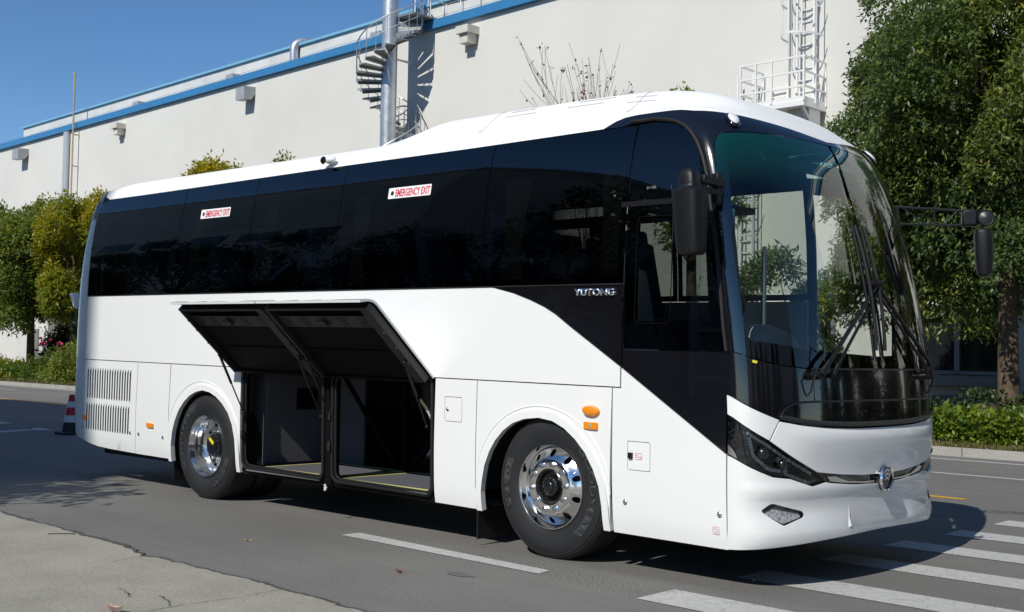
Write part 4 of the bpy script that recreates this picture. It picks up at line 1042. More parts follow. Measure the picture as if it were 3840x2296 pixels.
# far side, plain
def far(name, P, m, g=(.25, .12)): return panel(name, P, SR, m, bus, grid=g, flip=True)
far("side_panel", [(-6.775, 1.222), (.60, 1.222), (.60, 1.9), (-6.765, 1.901)], M_paint)
far("side_panel", [(-6.78, 1.214), (-6.785, .345), (-6.4, .298), (-4.965, .28)]+ARCH_R[1:-1]+[(-3.838, .28), (-.652, .262)]+ARCH_F[1:-1]+[(.497, .262), (.60, .262), (.60, 1.214)], M_paint)
# entrance door on the far side, clear glass
dp = panel("entrance_door", sxd([(.61, .30), (1.40, .30), (1.40, 2.0), (1.25, 2.60), (1.05, 2.86), (.61, 2.9)]), lambda u, z: BF(PI-u, z), M_black, bus,
           holes=[sxd([(.68, .55), (1.33, .55), (1.33, 1.9), (1.18, 2.5), (1.0, 2.72), (.68, 2.76)])], grid=(.1, .1), flip=True)
panel("pane", sxd([(.67, .54), (1.34, .54), (1.34, 1.9), (1.19, 2.52), (1.0, 2.74), (.67, 2.78)]), lambda u, z: BF(PI-u, z), M_glass_door, dp, grid=(.12, .12), flip=True, off=-.004, rim=0)

# --- small fittings of the near side
def knob(x, z, r, m, name, parent=bus):
    b = MB(); p = SF(x, z); b.lathe([(0.0001, -.008), (r*.7, -.008), (r, -.004), (r, .004)], p, 'y', 16); return b.build(name, m, parent)
for x, z in ((.683, .469), (1.419, .470), (-6.79, .49), (-5.765, .487), (-5.593, .487), (-5.125, .485)): knob(x, z, .018, M_steel, "panel_lock")
knob(-1.017, .986, .015, M_steel, "lock", f1)
def rlens(x0, x1, z0, z1, m=M_amber):
    s = panel("side_marker", rrect(x0, z0, x1, z1, .006, 2), SF, m, bus, grid=(.05, .05), rim=.018, off=.016); return s
sm = rlens(.337, .454, .928, .974); rlens(-5.416, -5.295, .569, .612); rlens(-6.77, -6.70, .571, .615)
b = MB(); b.lathe([(.001, -.019), (.012, -.0185), (.016, -.017)], W(.396, -.001, .951), 'y', 14); b.build("reflector_mark", M_rust, sm)
b = MB(); cx, cz = .394, 1.051
V = []; F = []
for i, (q, h) in enumerate(((1.0, .0), (1.0, -.012), (.86, -.026), (.55, -.033), (.2, -.035))):
    for k in range(28): a = 2*PI*k/28; V.append(W(cx+.075*q*math.cos(a), h, cz-.003*math.cos(a)+.036*q*math.sin(a)))
for i in range(4):
    for k in range(28): F.append((i*28+k, i*28+(k+1) % 28, (i+1)*28+(k+1) % 28, (i+1)*28+k))
F.append(tuple(4*28+k for k in range(28))); b.add(V, F); ti = b.build("turn_signal", M_amber, bus)
b = MB(); b.tube([W(cx+.060*math.cos(a), -.024, cz+.027*math.sin(a)) for a in np.linspace(0, 2*PI, 24, endpoint=False)], .004, 5, closed=True); b.build("lens_ring", M_rust, ti)
w_ = panel("washer_sticker", rrect(1.365, .345, 1.415, .392, .005), SF, M_white, bus, grid=(.05, .05), rim=.0005, off=.001)
b = MB()
b.tube([Vector(SF(x, z))+Vector((0, -.0025, 0)) for x, z in rrect(1.3665, .3465, 1.4135, .3905, .005)], .0010, 4, closed=True); b.build("sticker_edge", M_red, w_)
b = MB()
P = [(1.374, .375), (1.382, .379), (1.39, .380), (1.398, .379), (1.406, .375), (1.399, .357), (1.381, .357)]
b.tube([Vector(SF(x, z))+Vector((0, -.0028, 0)) for x, z in P], .0012, 4, closed=True); b.tube([Vector(SF(1.39, z))+Vector((0, -.003, 0)) for z in (.351, .372)], .0011, 4); b.build("sticker_print", M_grey_ink, w_)
# chrome name
text_mesh("name_lettering", "YUTONG", M_chrome, bus, Vector(SF(.226, 1.829))+Vector((0, -.002, 0)), (1, 0, -TILT), (0, 0, 1), .050, .352, ext=.010, bold=.03)
# roof side camera above the glass
b = MB(); b.sphere(W(-2.70, .13, 3.050), .046, 14, 10, sc=(1.5, .9, .75)); oc = b.build("side_camera", M_paint, bus)
b = MB(); b.lathe([(.001, .0), (.028, .002), (.036, .014)], W(-2.745, .075, 3.045), 'y', 14); b.build("lens", M_black, oc)

# --- front end
WSL = [(.11, 1.475), (.095, 1.56), (.09, 1.73), (.110, 1.98), (.148, 2.2), (.195, 2.47), (.222, 2.62), (.248, 2.74), (.29, 2.815), (.345, 2.853), (.44, 2.877), (.723, 2.893), (1.029, 2.903), (1.298, 2.913), (PI/2-.01, 2.916)]
WSB = [(PI/2-.01, 1.388), (1.207, 1.384), (.927, 1.382), (.736, 1.394), (.505, 1.417), (.28, 1.450), (.165, 1.468)]
pane = WSB+WSL
FR_IN = [(1.535, 1.47), (1.2, 1.485), (.889, 1.502), (.62, 1.53), (.34, 1.545), (.285, 1.58), (.265, 1.68), (.30, 1.98), (.325, 2.16), (.355, 2.42), (.385, 2.60), (.39, 2.72), (.425, 2.765), (.567, 2.808), (.859, 2.838), (1.265, 2.862), (1.535, 2.87)]
for mrr in (0, 1):
    f_ = (lambda P: P) if not mrr else mir
    ws = panel("windscreen", f_(pane), BF, M_glass_front, bus, grid=(.06, .06), rim=.006)
    panel("black_border", f_(pane), BF, M_black, ws, holes=[f_(FR_IN)], grid=(.07, .07), rim=0, off=-.006)
# upper black surround: pillars and crown
inner = [(.098, 1.475)]+[(u-.010, z+(.006 if z > 2.8 else 0)) for u, z in WSL[1:-1]]+[(PI/2, 2.923)]
crown = [(ux(.335, 2.995), 2.995), (ux(.43, 3.04), 3.04), (ux(.50, 3.062), 3.062), (ux(.60, 3.070), 3.070), (ux(.75, 3.070), 3.070), (ux(.88, 3.068), 3.068), (.05, 3.062), (.217, 3.046), (.466, 3.042), (.71, 3.033), (.985, 3.010), (1.255, 2.985), (PI/2, 2.945)]
dedge = [(u+.014, z+.004) for u, z in dwu[1:]]
outer_n = [(.0, 1.475)]+dedge+[(ux(.60, 3.010), 3.016), (ux(.50, 2.995), 2.993)]+crown
def densify(P, st): 
    out = []
    for a, b in zip(P, P[1:]):
        n = max(1, int(max(abs(a[0]-b[0]), abs(a[1]-b[1]))/st)); out += [(a[0]+(b[0]-a[0])*k/n, a[1]+(b[1]-a[1])*k/n) for k in range(n)]
    return out+[P[-1]]
half = densify(outer_n, .08); hin = densify(inner, .08)
panel("front_surround", half+mir(half)[1:]+mir(hin)[::-1][::-1][0:0]+[(PI-u, z) for u, z in hin]+hin[::-1][1:], BF, M_black, bus, grid=(.07, .06), rim=.02)
# lower black panel and white parts
BT = [(.619, 1.061), (.718, 1.046), (.824, 1.033), (1.031, 1.017), (1.234, 1.007), (1.40, 1.003), (PI/2, 1.002)]
BB = [(.500, .933), (.738, .835), (.97, .739), (1.184, .716), (1.40, .699), (PI/2, .694)]
SB = [(1.062, .680), (1.093, .671), (1.285, .652), (1.45, .640), (PI/2, .637)]
HL_ = [(-.010, 1.084), (.15, 1.036), (.49, .937), (.739, .830), (.97, .738), (1.062, .680), (.929, .656), (.718, .709), (.539, .721), (.264, .781), (.129, .812), (-.010, .841)]
n_ = [(-.006, 1.466), (-.006, 1.214), (.3, 1.140), (.612, 1.070)]+BT[1:]
lowtop = [(.105, 1.468), (.165, 1.461), (.28, 1.443), (.505, 1.410), (.736, 1.387), (.927, 1.375), (1.207, 1.377), (PI/2, 1.381)]
full = densify(n_, .08); ft = densify(lowtop, .08)
panel("front_black_panel", full+mir(full)[1:]+[(PI-u, z) for u, z in ft]+ft[::-1][1:], BF, M_black, bus, grid=(.07, .06), rim=.02)
for mrr in (0, 1):
    f_ = (lambda P: P) if not mrr else mir
    panel("corner_panel", f_(densify([(-.008, 1.206), (.3, 1.132), (.606, 1.063), (.498, .940), (.15, 1.042), (-.008, 1.090), (-.008, 1.2)], .08)), BF, M_paint, bus, grid=(.06, .05), rim=.02)
bt = [(u, z-.005) for u, z in densify([(.612, 1.058)]+BT[1:], .08)]; bb = densify([(.507, .938)]+BB[1:], .08)
def sm(a, b, v): t = min(1, max(0, (v-a)/(b-a))); return t*t*(3-2*t)
def bon(u, z):      # the bonnet bulges a little and rolls inward at its upper lip
    a = min(u, PI-u); zt = herm(a, [q[0] for q in BT], [q[1] for q in BT]) if a > BT[0][0] else 1.062+(BT[0][0]-a)*.25
    q = min(1, max(0, (zt-z)/.085)); o = .026*(1-(1-q)**2)-.014*sm(.085, .30, zt-z)
    return tuple(BO(u, z, o*sm(.45, .95, a)+.003))
panel("bonnet", [(.510, .934)]+bb[1:]+mir(bb)[1:]+[(PI-u, z) for u, z in bt]+bt[::-1][1:], bon, M_paint, bus, grid=(.05, .03), rim=.02)
b = MB(); P = [BO(u, z+.022, .004) for u, z in densify(BT, .05)]+[BO(PI-u, z+.022, .004) for u, z in densify(BT, .05)[::-1][1:]]
b.tube(P, .016, 8); b.build("bonnet_lip", M_beam, bus)
# dark strip with chrome moulding across the front
st1 = densify([(.985, .734)]+BB[3:], .07); st2 = densify(SB, .07)
stp = panel("front_strip", [(1.05, .69)]+st1[::1]+mir(st1)[1:]+[(PI-1.05, .69)]+[(PI-u, z) for u, z in st2]+st2[::-1][1:], BF, M_black, bus, grid=(.06, .02), rim=.01, off=-.012)
ch = densify([(1.09, .688), (1.20, .672), (1.40, .655), (PI/2, .651)], .06); ch2 = densify([(1.10, .676), (1.2, .662), (1.285, .655), (1.45, .643), (PI/2, .640)], .06)
panel("chrome_moulding", [(1.075, .706), (1.15, .704)]+[(u, z) for u, z in ch[2:]]+mir(ch[2:])[1:]+[(PI-1.15, .704), (PI-1.075, .706)]+[(PI-u, z) for u, z in ch2]+ch2[::-1][1:], BF, M_chrome, stp, grid=(.06, .02), rim=.01, off=.004)
# bumper
PLATE = [(1.305, .528), (PI-1.305, .528), (PI-1.285, .374), (1.285, .374)]
FOG = [(.413, .511), (.425, .518), (.505, .549), (.535, .554), (.565, .552), (.835, .504), (.855, .492), (.862, .474), (.845, .463), (.672, .424), (.649, .420), (.628, .426), (.43, .500)]
hb = densify([(-.010, .836), (.129, .806), (.264, .775), (.539, .715), (.718, .703), (.929, .650), (1.055, .672)], .07)+densify([(u, z-.006) for u, z in SB[1:]], .07)
bo_ = densify([(-.012, .262), (.2, .27), (.369, .278), (.719, .297), (1.035, .315), (1.441, .332), (PI/2, .334)], .08)
def bmp(u, z):     # upper shelf proud, hollow below it, lower lip forward again
    a = min(u, PI-u); k = min(1, max(0, a/.5)); k = k*k*(3-2*k)
    prof = herm(z, [.25, .30, .36, .40, .50, .56, .60, .64, .70, .85], [-.004, .010, .015, .011, -.004, -.002, .008, .013, .003, 0])
    mid = 1-min(1, abs(u-PI/2)/.34) ; mid = max(0, mid); mid = min(1, mid*2.2); mid = mid*mid*(3-2*mid)
    h = prof*k
    fx, fz = (a-.64)/.34, (z-.485)/.085
    h -= .007*math.exp(-(fx*fx+fz*fz)*1.2)
    if .37 < z < .53: h = h*(1-mid)+(-.006)*mid
    return tuple(BO(u, z, h))
fogm = mir(FOG)
panel("bumper", hb+mir(hb)[1:]+[(PI-u, z) for u, z in bo_]+bo_[::-1][1:], bmp, M_paint, bus, holes=[FOG, fogm], grid=(.035, .018), rim=.025)
# fin beside the number plate recess
b = MB(); b.add([tuple(Vector(bmp(1.262, .375))), tuple(Vector(bmp(1.30, .375))), tuple(Vector(bmp(1.296, .52))), tuple(Vector(bmp(1.275, .44))+BN(1.28, .44)*.006), tuple(Vector(bmp(1.28, .385))+BN(1.28, .39)*.014)], [(0, 4, 3), (3, 4, 1, 2), (0, 1, 4), (0, 3, 2)]); b.build("plate_fin", M_paint, bus, smooth=0)
# fog lamps
for mrr in (0, 1):
    f_ = (lambda P: P) if not mrr else mir
    cu = (.64 if not mrr else PI-.64); cz = .482
    F1 = f_(FOG); IN = [(cu+(u-cu)*.86, cz+(z-cz)*.70-.006) for u, z in F1]
    fg = panel("fog_lamp", F1, bmp, M_black, bus, holes=[IN], grid=(.04, .02), rim=.03, off=-.004)
    panel("reflector", [(cu+(u-cu)*1.0, cz+(z-cz)*1.0) for u, z in IN], bmp, M_fog, fg, grid=(.05, .02), rim=0, off=-.010)
# headlamps
M_hl_in = mat("dark lamp housing", (.018, .019, .022), .3, coat=.4)
for mrr in (0, 1):
    f_ = (lambda P: P) if not mrr else mir
    fu = (lambda u: u) if not mrr else (lambda u: PI-u)
    hl = panel("headlight", f_([(u, z) for u, z in HL_]), BF, M_hl_in, bus, grid=(.05, .03), rim=.03, off=-.045)
    panel("lens", f_(HL_), BF, M_lens, hl, grid=(.05, .04), rim=0, off=-.002)
    panel("corner_trim", f_(densify([(-.010, 1.080), (.10, 1.046), (.24, .790), (.13, .815), (-.010, .845)], .05)), BF, M_black, hl, grid=(.04, .04), rim=.01, off=-.004)
    panel("chrome_corner", f_(densify([(-.008, .905), (.07, .860), (.105, .822), (-.008, .848)], .05)), BF, M_chrome, hl, grid=(.04, .03), rim=.005, off=-.001)
    def bar(P, w, h, m, name, d=-.03, n=10):
        b = MB()
        for a, c in zip(P, P[1:]):
            for k in range(n):
                q0 = (a[0]+(c[0]-a[0])*k/n, a[1]+(c[1]-a[1])*k/n); q1 = (a[0]+(c[0]-a[0])*(k+.8)/n, a[1]+(c[1]-a[1])*(k+.8)/n)
                b.bar(BO(fu(q0[0]), q0[1], d), BO(fu(q1[0]), q1[1], d), w, h)
        return b.build(name, m, hl, smooth=0)
    bar([(.23, .985), (.50, .905), (.96, .722)], .012, .016, M_clear_lamp, "led_strip", -.028, 9)
    bar([(.26, .955), (.315, .845), (.50, .765), (.64, .750)], .020, .02, M_clear_lamp, "led_strip", -.022, 6)
    bar([(.68, .735), (.80, .705), (.92, .672)], .014, .018, M_led, "led_strip", -.022, 5)
    for (u, z, r) in ((.44, .86, .042), (.66, .79, .036)):
        b = MB(); p = BO(fu(u), z, -.022); b.sphere(p, r, 18, 12); b.build("projector_lens", M_hub, hl)
    bar([(.60, .825), (.66, .80), (.70, .725)], .02, .03, M_led, "reflector", -.026, 1)
# round emblem
ec = BO(PI/2, .662, .030); en = BN(PI/2, .662)
b = MB(); b.lathe([(.001, .0), (.07, .004), (.078, .0)], (0, 0, 0), 'y', 40); 
def emb_xf(p): return (ec.x-p[1]*1.0, ec.y+p[0], ec.z+p[2])
def place(b): b.v = [emb_xf(p) for p in b.v]
b = MB(); b.lathe([(.086, .045), (.086, .0), (.081, -.010), (.074, -.006), (.072, .004), (.001, .006)], (0, 0, 0), 'y', 48); place(b); em = b.build("emblem", M_black, bus)
b = MB(); b.lathe([(.087, .006), (.088, .0), (.082, -.012), (.073, -.006)], (0, 0, 0), 'y', 48); place(b); b.build("ring", M_chrome, em)
b = MB()
for (r0, r1, a0, a1, oz) in ((.052, .066, 18, 150, -.004), (.032, .046, 15, 160, -.010), (.014, .027, 10, 170, -.018)):
    V = []; n = 24
    for k in range(n+1):
        a = R(a0+(a1-a0)*k/n); tp = math.sin(math.pi*k/n)**.5; rm = (r0+r1)/2; hw = (r1-r0)/2*(.35+.65*tp)
        for rr, yy in ((rm-hw, .006), (rm-hw, -.006), (rm+hw, -.006), (rm+hw, .006)): V.append((rr*math.cos(a), yy, rr*math.sin(a)*1.02+oz))
    F = []
    for k in range(n):
        for j in range(4): F.append((k*4+j, k*4+(j+1) % 4, (k+1)*4+(j+1) % 4, (k+1)*4+j))
    F += [(0, 1, 2, 3), (n*4+3, n*4+2, n*4+1, n*4)]; b.add(V, F)
place(b); b.build("arc_mark", M_chrome, em, smooth=30)
# step rail above the bonnet
b = MB(); TR = [(.609, 1.077), (.645, 1.120), (.70, 1.150), (.78, 1.167), (.90, 1.173), (1.242, 1.176), (PI/2, 1.176)]
P = [BO(u, z, .014) for u, z in densify(TR, .06)]+[BO(PI-u, z, .014) for u, z in densify(TR, .06)[::-1][1:]]
b.tube(P, .0065, 8); b.build("front_rail", M_plastic, bus)
b = MB(); 
for u in (.965, PI-.965): b.tube([BO(u, 1.37, .001), BO(u, 1.18, .001)], .003, 5)
P = [BO(u, 1.379+(.0 if u > .9 else 0), .003) for u in np.linspace(.95, PI-.95, 24)]; b.tube(P, .006, 6); b.build("panel_trim", M_beam, bus)
# marker lamps on the crown
for u in (.622, PI-.622):
    c = BO(u, 2.975, .02); n = BN(u, 2.975)
    b = MB(); q = n.to_track_quat('Z', 'Y'); 
    b.sphere((0, 0, 0), .048, 16, 10, sc=(.75, 1.2, .38)); b.v = [tuple(c+q @ Vector(p)) for p in b.v]
    mk = b.build("marker_lamp", M_clear_lamp, bus)
    b = MB(); b.sphere((0, 0, -.012), .055, 16, 10, sc=(.85, 1.4, .32)); b.v = [tuple(c+q @ Vector(p)) for p in b.v]; b.build("base", M_black, mk)
# wipers
def wiper(f):
    rt = thing("x", None, None)
    bpy.data.objects.remove(rt)
    b = MB(); pv = BO(f(.965), 1.337, .0); n = BN(f(.965), 1.337)
    b.cyl(pv, pv+n*.07, .028, 16); b.cyl(BO(f(1.075), 1.337, 0), BO(f(1.075), 1.337, .065), .018, 12); b.bar(BO(f(.965), 1.337, .012), BO(f(1.075), 1.337, .012), .03, .02)
    wp = b.build("wiper", M_plastic, bus)
    b = MB()
    A = [BO(f(.965), 1.337, .06), BO(f(1.04), 1.42, .075), BO(f(1.575), 1.94, .06)]; B = [BO(f(1.075), 1.337, .06), BO(f(1.12), 1.40, .07), BO(f(1.60), 1.935, .055)]
    b.tube(A[:2], [.024, .017], 8); b.tube(A[1:], [.015, .012], 8); b.tube(B[:2], [.016, .012], 8); b.tube(B[1:], [.011, .009], 8)
    b.build("arm", M_plastic, wp)
    ud = f(1.515) if f(1) == 1 else f(1.565)
    b = MB(); b.tube([BO(ud, z, .022) for z in np.linspace(1.46, 2.37, 14)], .008, 6)
    b.tube([BO(ud, z, .040+.020*math.sin(PI*(z-1.46)/.91)) for z in np.linspace(1.50, 2.33, 14)], .012, 6)
    b.tube([BO(ud, 1.94, .06), BO(f(1.60), 1.95, .07), BO(f(1.57), 1.95, .07)], .018, 6); b.build("blade", M_rubber, wp)
    b = MB(); b.tube([BO(f(.93), 1.337, .05), BO(f(.90), 1.30, .05), BO(f(.90), 1.24, .03), BO(f(.89), 1.21, .004)], .006, 6)
    b.tube([BO(f(1.06), 1.37, .07), BO(f(1.0), 1.43, .06), BO(f(1.03), 1.52, .06), BO(f(1.09), 1.49, .07)], .005, 6); b.build("washer_hose", M_rubber, wp)
wiper(lambda u: u); wiper(lambda u: PI-u)
b = MB(); b.bar(BO(.335, 1.418, .006), BO(.385, 1.412, .006), .02, .016); b.build("inspection_tag", M_tag, bus, smooth=0)

# --- roof
ZT = 3.078
YT = ys(ZT); XT = xc(ZT)
rl = [(ux(x, z), z) for x, z in [(.335, 2.995), (-1, 2.986), (-2.5, 2.986), (-4, 2.977), (-5.5, 2.966), (-6.60, 2.966), (-6.70, 3.0), (-6.76, ZT)]]
lower = densify(rl[::-1], .2)+densify([(u, z+.004) for u, z in crown[1:]], .08)
upper = [(ux(x, ZT), ZT) for x in np.linspace(-6.76, XT-.02, 40)]+[(u, ZT) for u in np.linspace(.0, PI/2, 26)]
panel("roof_edge", lower+mir(lower)[1:]+[(PI-u, z) for u, z in upper]+upper[::-1][1:-1], BF, M_roof, bus, grid=(.12, .03), rim=0)
def sm(a, b, v): t = min(1, max(0, (v-a)/(b-a))); return t*t*(3-2*t)
def roofz(x, y):
    r = max(0.0, 1-abs(y-1.25)/(1.25-YT))
    side = .112*(1-(1-r)**8)
    hump = .165*sm(.30, .72, y)*sm(2.20, 1.78, y)*sm(-2.55, -1.70, x)
    shoulder = .02*sm(.30, .50, y)*sm(2.2, 2.0, y)*sm(-2.42, -1.9, x)
    q = abs(y-1.25)/(1.25-YT); xo = XT+FA*max(0.0, 1-q**FN)**(1/FN)
    s = max(0, xo-x); fr = 1-math.exp(-s/.36); rr_ = 1-math.exp(-max(0, x+6.76)/.12)
    return ZT+(side+hump+shoulder)*fr*rr_
half_out = [(x, YT) for x in np.linspace(-6.76, XT, 76)]+[(XT+FA*spow(math.sin(u), 2/FN), 1.25-(1.25-YT)*spow(math.cos(u), 2/FN)) for u in np.linspace(.03, PI/2, 34)]
XS_ = XT-.45
V = []; N_ = []; F = []; nr = 30
rs = [(k/nr)**1.7 for k in range(nr+1)]
def rpt(x, y): return Vector(W(x, y, roofz(x, y)))
def rnm(x, y):
    h = 1.5e-3; y1, y0 = min(y+h, 2.5-YT), max(y-h, YT)
    return Vector((-(roofz(x+h, y)-roofz(x-h, y))/(2*h)+TILT, -(roofz(x, y1)-roofz(x, y0))/(y1-y0), 1)).normalized()
outl = half_out+[(x, 2.5-y) for x, y in half_out[::-1][1:]]
for (x, y) in outl:
    tx = x if x < XS_ else XS_+(x-XS_)*.12
    for r in rs:
        px, py = x+(tx-x)*r, y+(1.25-y)*r
        V.append(tuple(rpt(px, py))); N_.append(tuple(rnm(px, py)))
m_ = nr+1
for i in range(len(outl)-1):
    for k in range(nr): a = i*m_+k; F.append((a, a+m_, a+m_+1, a+1))
me = bpy.data.meshes.new("roof"); me.from_pydata(V, [], F); me.polygons.foreach_set('use_smooth', [True]*len(F)); me.normals_split_custom_set_from_vertices(N_)
roof = link_mesh("roof", me, M_roof, bus)
# vents and joints of the roof unit
def on_roof(x, y, d=.004): return rpt(x, y)+rnm(x, y)*d
for (x0, x1, y) in ((-.95, -.62, .50), (-.95, -.70, .58), (-.30, .05, .50), (-.25, .10, .58), (.30, .55, .46), (.32, .50, .54)):
    b = MB(); b.tube([on_roof(x0+(x1-x0)*q/4, y, .001) for q in range(5)], .0045, 5); b.build("roof_slot", M_pale_grey, roof)
for x in (-1.05, .42):
    b = MB(); b.tube([on_roof(x-.25*(1-math.cos(q*1.4))*.6, .30+.5*q, .001) for q in np.linspace(0, 1, 10)], .003, 5); b.build("roof_joint", M_pale_grey, roof)
# --- rear end
def RB(t, z):
    ra = herm(z, [.2, 1.0, 1.9, 2.6, 2.95, 3.08], [.42, .45, .42, .30, .16, .04]); b = 1.25-ys(z); c, s = math.cos(t), math.sin(t)
    x0 = -6.782+ (.02 if z > 1.5 else 0)*0
    return W(x0-ra*1.0*spow(s, 2/4.0), 1.25-b*spow(c, 2/4.0), z)
rp = [(t, z) for t, z in densify([(.0, .35), (.3, .42), (.6, .44), (PI-.6, .44), (PI-.3, .42), (PI, .35)], .1)]
panel("rear_panel", rp+[(PI, z) for z in np.linspace(.5, 2.7, 12)]+[(PI, 2.74)]+[(t, 2.74) for t in np.linspace(PI-.1, .1, 30)]+[(0, 2.74)]+[(0, z) for z in np.linspace(2.7, .5, 12)], RB, M_paint, bus, grid=(.08, .15), flip=True)
panel("rear_crown", [(t, 2.745) for t in np.linspace(0, PI, 40)]+[(PI, z) for z in (2.85, 2.95, 3.0)]+[(t, 3.078) for t in np.linspace(PI, 0, 40)]+[(0, z) for z in (3.0, 2.95, 2.85)], RB, M_paint, bus, grid=(.08, .1), flip=True)
panel("rear_marker", [(.0, 2.76), (.22, 2.76), (.22, 2.95), (.0, 2.97)], RB, M_red_lens, bus, grid=(.05, .05), flip=True, off=.004, rim=.004)
b = MB(); P = [(-7.20, .05, 2.02), (-7.44, .12, 2.02), (-7.36, .14, 1.86), (-7.20, .07, 1.84), (-7.20, .75, 2.02), (-7.50, .75, 2.02), (-7.38, .75, 1.86), (-7.20, .75, 1.84)]
b.add([W(x, y, z-.07) for x, y, z in P], [(0, 1, 2, 3), (7, 6, 5, 4), (0, 4, 5, 1), (1, 5, 6, 2), (2, 6, 7, 3), (3, 7, 4, 0)]); b.build("rear_spoiler", M_paint, bus, smooth=0, bevel=.02)
# --- wheels
def tyre_mb(cx, y0, face=-1, R_=.508, cz=.500):
    """outer face towards -y at y0"""
    b = MB()
    pr = [(.296, .030), (.300, .006), (.318, -.004), (.345, -.010), (.375, -.016), (.40, -.018), (.425, -.016), (.45, -.009), (.468, .000), (.472, -.001), (.480, .010), (.486, .010), (.494, .022), (.502, .030)]
    w = .285
    for k in range(5):
        a = .040+k*(w-.04-.04)/4.0
        pr += [(R_, a-.0), (R_, a+.030), (R_-.011, a+.034), (R_-.011, a+.044)] if k < 4 else [(R_, a), (R_-.002, a+.03)]
    pr += [(.494, w-.0), (.45, w+.02), (.38, w+.025), (.30, w)]
    b.lathe(pr, (cx, y0, cz), 'y', 96)
    b.v = [(x, y, max(z, .001)) for x, y, z in b.v]
    return b
def arc_text(name, s, parent, c, r, th0, th1, h, y, m, bold=.02):
    L = abs(th0-th1)*r
    def bend(a, b_, q):
        th = th0-(a/L)*(th0-th1); rr = r+b_; return Vector((c[0]+rr*math.cos(th), y-(.0 if q == 0 else .002), c[2]+rr*math.sin(th)))
    return text_mesh(name, s, m, parent, (0, 0, 0), (1, 0, 0), (0, 0, 1), h, L, ext=.002, bold=bold, bend=bend)
def sector(name, parent, c, r0, r1, a0, a1, y, m, skew=0.0):
    n = max(4, int(abs(a1-a0)/4)); V = []; F = []
    for k in range(n+1):
        t = k/n; a = R(a0+(a1-a0)*t)
        for j, rr in enumerate((r0, r1)):
            aa = a+R(skew)*(j); V.append((c[0]+rr*math.cos(aa), y, c[2]+rr*math.sin(aa)))
    for k in range(n): F.append((2*k, 2*k+1, 2*k+3, 2*k+2))
    b = MB(); b.add(V, F); return b.build(name, m, parent)
M_patch = mat("grey tyre patch", (.040, .042, .045), .65)
def hexa(b, c, r, h, rot=0):
    P = [(c[0]+r*math.cos(R(60*k)+rot), c[1], c[2]+r*math.sin(R(60*k)+rot)) for k in range(6)]; Q = [(x, y-h, z) for x, y, z in P]
    b.add(P+Q, [tuple(range(5, -1, -1)), tuple(range(6, 12))]+[(k, (k+1) % 6, 6+(k+1) % 6, 6+k) for k in range(6)])
def front_wheel(far_=False):
    cx, cz = 0.0, .500; y0 = .035
    b = MB(); b.cyl((cx, .1, cz), (cx, .30, cz), .12, 20); wh = b.build("wheel", M_hub, bus)
    ty = tyre_mb(cx, y0).build("tyre", M_tyre, wh, smooth=40)
    if not far_:
        # sidewall lies about 16 mm proud of y0 at mid height
        arc_text("tyre_lettering", "GOODYEAR", wh, (cx, 0, cz), .378, R(46), R(-46), .048, y0-.0195, M_tyre_mark)
        arc_text("tyre_lettering", "S220", wh, (cx, 0, cz), .378, R(206), R(160), .048, y0-.0195, M_tyre_mark)
        sector("grey_patch", wh, (cx, 0, cz), .372, .434, -18, -52, y0-.0178, M_patch, 6); sector("grey_patch", wh, (cx, 0, cz), .372, .434, 152, 178, y0-.0178, M_patch, 4)
    # rim: lip and well as a lathe, the sloping disc as a sheet with ten real hand holes
    b = MB(); b.lathe([(.286, .10), (.297, .018), (.299, .004), (.296, -.006), (.290, -.006), (.285, .004), (.281, .022), (.277, .045), (.272, .060), (.268, .062)], (cx, y0, cz), 'y', 72)
    rim = b.build("rim", M_chrome, wh, smooth=50)
    def disc(a, c):
        r = math.hypot(a, c); y = herm(r, [.10, .13, .188, .200, .215, .240, .262, .272], [.002, .000, .000, .006, .020, .042, .058, .066]); return (cx+a, y0-.012+y, cz+c)
    holes = [[(.235*math.cos(t)+.0270*math.cos(q)*math.cos(t)-.021*math.sin(q)*math.sin(t), .235*math.sin(t)+.0270*math.cos(q)*math.sin(t)+.021*math.sin(q)*math.cos(t)) for q in np.linspace(0, 2*PI, 18, endpoint=False)] for t in [R(36*k+18) for k in range(10)]]
    panel("disc", circle(0, 0, .270, n=64), disc, M_chrome, rim, holes=[circle(0, 0, .128, n=40)]+holes, grid=(.02, .02), rim=.012)
    b = MB(); b.lathe([(.128, .05), (.126, -.004), (.118, -.010), (.112, -.006), (.098, .03), (.075, .034), (.070, .005), (.060, -.004), (.045, -.006), (.040, -.018), (.030, -.024), (.001, -.026)], (cx, y0-.006, cz), 'y', 40); hub = b.build("hub", M_hub, wh, smooth=40)
    b = MB()
    for k in range(10): t = R(36*k+8); b.sphere((cx+.058*math.cos(t), y0-.010, cz+.058*math.sin(t)), .009, 8, 6)
    b.build("hub_bolts", M_hub, hub)
    for k in range(10):
        t = R(36*k+6); c = (cx+.158*math.cos(t), y0-.010, cz+.158*math.sin(t))
        b = MB(); b.cyl((c[0], c[1], c[2]), (c[0], c[1]-.006, c[2]), .021, 14); hexa(b, (c[0], c[1]-.006, c[2]), .0175, .020, t); b.cyl((c[0], c[1]-.026, c[2]), (c[0], c[1]-.040, c[2]), .011, 10, r2=.006)
        b.build("wheel_nut", M_steel, rim)
    b = MB(); b.tube([(cx+.20, y0+.02, cz+.105), (cx+.235, y0+.0, cz+.118), (cx+.25, y0-.004, cz+.125)], .004, 6); b.build("valve", M_steel, rim)
    return wh
